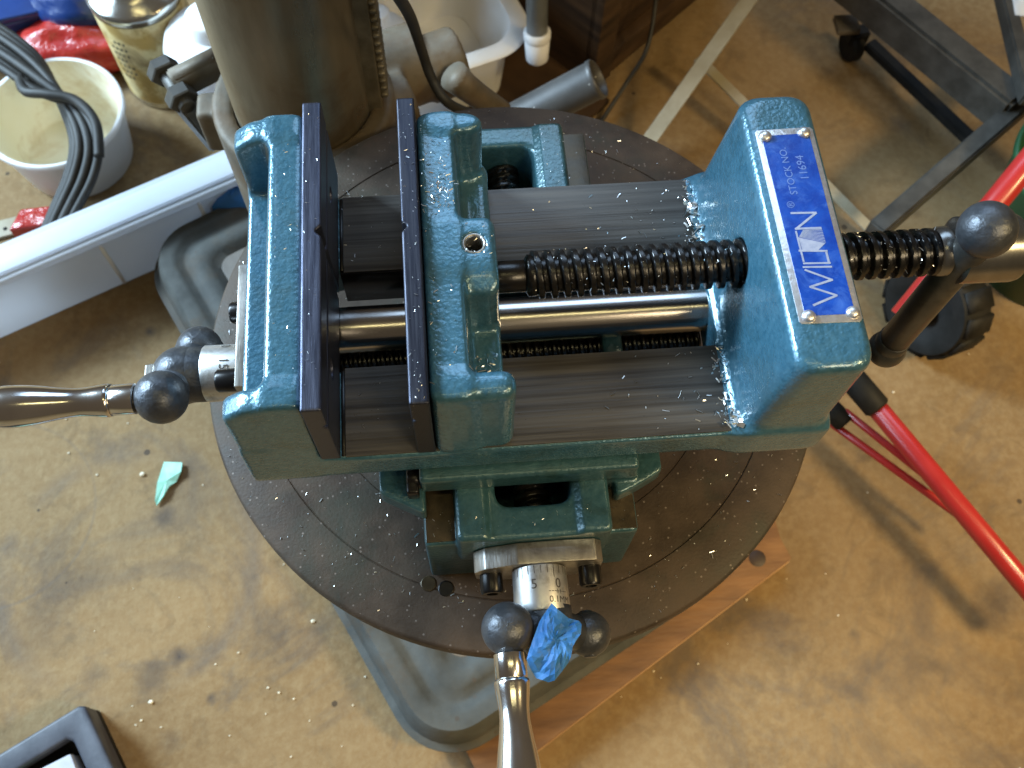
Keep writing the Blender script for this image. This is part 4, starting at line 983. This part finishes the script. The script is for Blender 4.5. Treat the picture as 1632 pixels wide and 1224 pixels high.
part('rail', prism([cp(18, 26), cp(140, 26), cp(140, 36), cp(18, 36)], FZ + 0.3, FZ + 24, 1.2), M['darkwood'], cb_, angle=40)
part('shade_panel', prism([cp(-175, 6), cp(-4, 6), cp(-4, 210), cp(-175, 210)], FZ + 0.3, FZ + 5, 0.8), M['darkwood'], cb_, angle=40)  # dark board added to stand in for the shade inside the cabinet
part('back_panel', prism([cp(-175, 200), cp(-4, 200), cp(-4, 208), cp(-175, 208)], FZ + 0.3, FZ + 300, 1), M['darkwood'], cb_, angle=40)
solo('thin_cable', sweep(spline([at(1046, -60, FZ + 90), at(1044, 10, FZ + 60), at(1030, 80, FZ + 40), at(1000, 130, FZ + 20), at(962, 188, FZ + 5), at(930, 240, FZ + 4)], 10), 1.7, 10), M['rubber'], 'thin black cable running down the dark cabinet', 'cable', tuple(at(1000, 130, FZ + 20)))

# white angle iron frame
wf = thing('steel_trestle', 'off white angle iron frame leaning behind the screw block', 'frame', tuple(at(1035, 215, FZ)))
def angle_iron(p0, p1, w_):
    p0 = Vector(p0); p1 = Vector(p1); d = (p1 - p0).normalized(); s = d.cross(Vector((0, 0, 1))).normalized()
    return merge(bar(p0, p1, w_, 1.6), bar(p0 - s * w_ * 0.46 - Vector((0, 0, w_ / 2)), p1 - s * w_ * 0.46 - Vector((0, 0, w_ / 2)), 1.6, w_))
part('leg', angle_iron(at(1008, 262, FZ + 14), at(1215, -30, FZ + 90), 11), M['offwhite'], wf, angle=40)
part('brace', angle_iron(at(1112, 92, FZ + 40), at(1420, 398, FZ + 12), 8.5), M['offwhite'], wf, angle=40)

# dark rolling stand, top right
ds = thing('rolling_stand', 'dark grey metal stand with a small caster at the upper right', 'stand', tuple(at(1355, 90, FZ)))
part('rail', bar(at(1330, -50, FZ + 70), at(1612, 178, FZ + 70), 23, 30), M['darkmetal'], ds, 'wide dark grey bar', angle=40)
part('rail', bar(at(1700, 105, FZ + 72), at(1392, 372, FZ + 60), 13, 17), M['darkmetal'], ds, angle=40)
part('post', bar(at(1592, -40, FZ + 90), at(1640, 160, FZ + 90), 10, 12), M['darkmetal'], ds, angle=40)
part('lower_rail', bar(at(1385, 70, FZ + 20), at(1560, 235, FZ + 20), 10, 8), M['tyre'], ds, angle=40)
part('side_sheet', bar(at(1630, -30, FZ + 96), at(1640, 26, FZ + 96), 20, 2), M['whitepl'], ds, 'white painted sheet at the corner')
q = at(1358, 72, FZ + 14)
cs = part('caster', merge(cyl((q.x - 5, q.y, FZ + 14), (q.x + 5, q.y + 2, FZ + 14), 13.5, 28, 2), bar((q.x - 7, q.y, FZ + 24), (q.x + 9, q.y + 2, FZ + 24), 12, 12)), M['tyre'], ds, 'small black caster wheel', angle=40)
q = at(1352, 35, FZ + 40)
part('caster_plate', box((q.x - 9, q.y - 8, FZ + 34), (q.x + 9, q.y + 9, FZ + 39), 1), M['castgrey'], cs)

# green bucket
q = at(1722, 335, FZ + 60)
gb = thing('green_bucket', 'dark green plastic bucket at the right edge behind the red tube', 'bucket', (q.x, q.y, FZ))
part('bucket_wall', lathe([(0, 44), (1, 47), (96, 62), (98, 65), (102, 65), (103, 63), (98, 60), (4, 44), (3, 1)], (q.x, q.y, FZ + 0.3), (0, 0, 1), 64, closed=False), M['green'], gb)
# red folding cart
rc = thing('red_cart', 'folded red tubular cart with black joints and one black wheel', 'cart', tuple(at(1400, 640, FZ)))
J = at(1372, 622, FZ + 62)
part('frame_tube', cyl(at(1396, 648, FZ + 59), at(1700, 1012, FZ + 44), 6.4, 28), M['red'], rc, 'thick red tube running to the right edge')
part('frame_tube', cyl(at(1436, 506, FZ + 84), at(1690, 196, FZ + 165), 7.4, 28), M['red'], rc, 'thick red tube rising behind the tommy bar')
part('joint', merge(cyl(at(1352, 596, FZ + 64), at(1400, 652, FZ + 59), 8.4, 28, 1.5)), M['tyre'], rc)
part('thin_rod', cyl(at(1346, 655, FZ + 36), at(1500, 778, FZ + 42), 2.5, 16), M['red'], rc)
part('thin_rod', cyl(at(1324, 674, FZ + 26), at(1570, 852, FZ + 36), 2.6, 16), M['red'], rc)
part('joint', cyl(at(1312, 640, FZ + 34), at(1348, 676, FZ + 32), 7.0, 24, 1.5), M['tyre'], rc)
wc = at(1492, 486, FZ + 36); wax = Vector((-0.78, -0.30, 0.22)).normalized()
wh = part('wheel', lathe([(-11, 20), (-13, 23), (-13, 32), (-10, 34.5), (10, 34.5), (13, 32), (13, 24), (10, 20)], wc, wax, 64, closed=True), M['tyre'], rc, 'black plastic wheel with ribbed tread', angle=40)
u_, v__, d_ = frame(wax)
def tread(r_):
    t = d_.cross(r_).normalized(); V = []
    for e in (-11.5, 11.5):
        for (a_, h_) in ((-7.2, 33.6), (-6.4, 35.6), (6.4, 35.6), (7.2, 33.6)): V.append(tuple(wc + d_ * e + t * a_ + r_ * h_))
    return V, [[0, 1, 2, 3], [7, 6, 5, 4], [0, 4, 5, 1], [1, 5, 6, 2], [2, 6, 7, 3]]
for k in range(12):
    a = math.tau * k / 12; r_ = u_ * math.cos(a) + v__ * math.sin(a)
    part('tread_rib', bar(wc + r_ * 34.2 - d_ * 10.5, wc + r_ * 34.2 + d_ * 10.5, 3.0, 14.5) if abs(r_.cross(Vector((0, 0, 1))).length) < 0 else tread(r_), M['tyre'], wh)
part('wheel_hub', lathe([(10, 9), (15, 9), (17, 6)], wc, wax, 28), M['darkmetal'], wh)
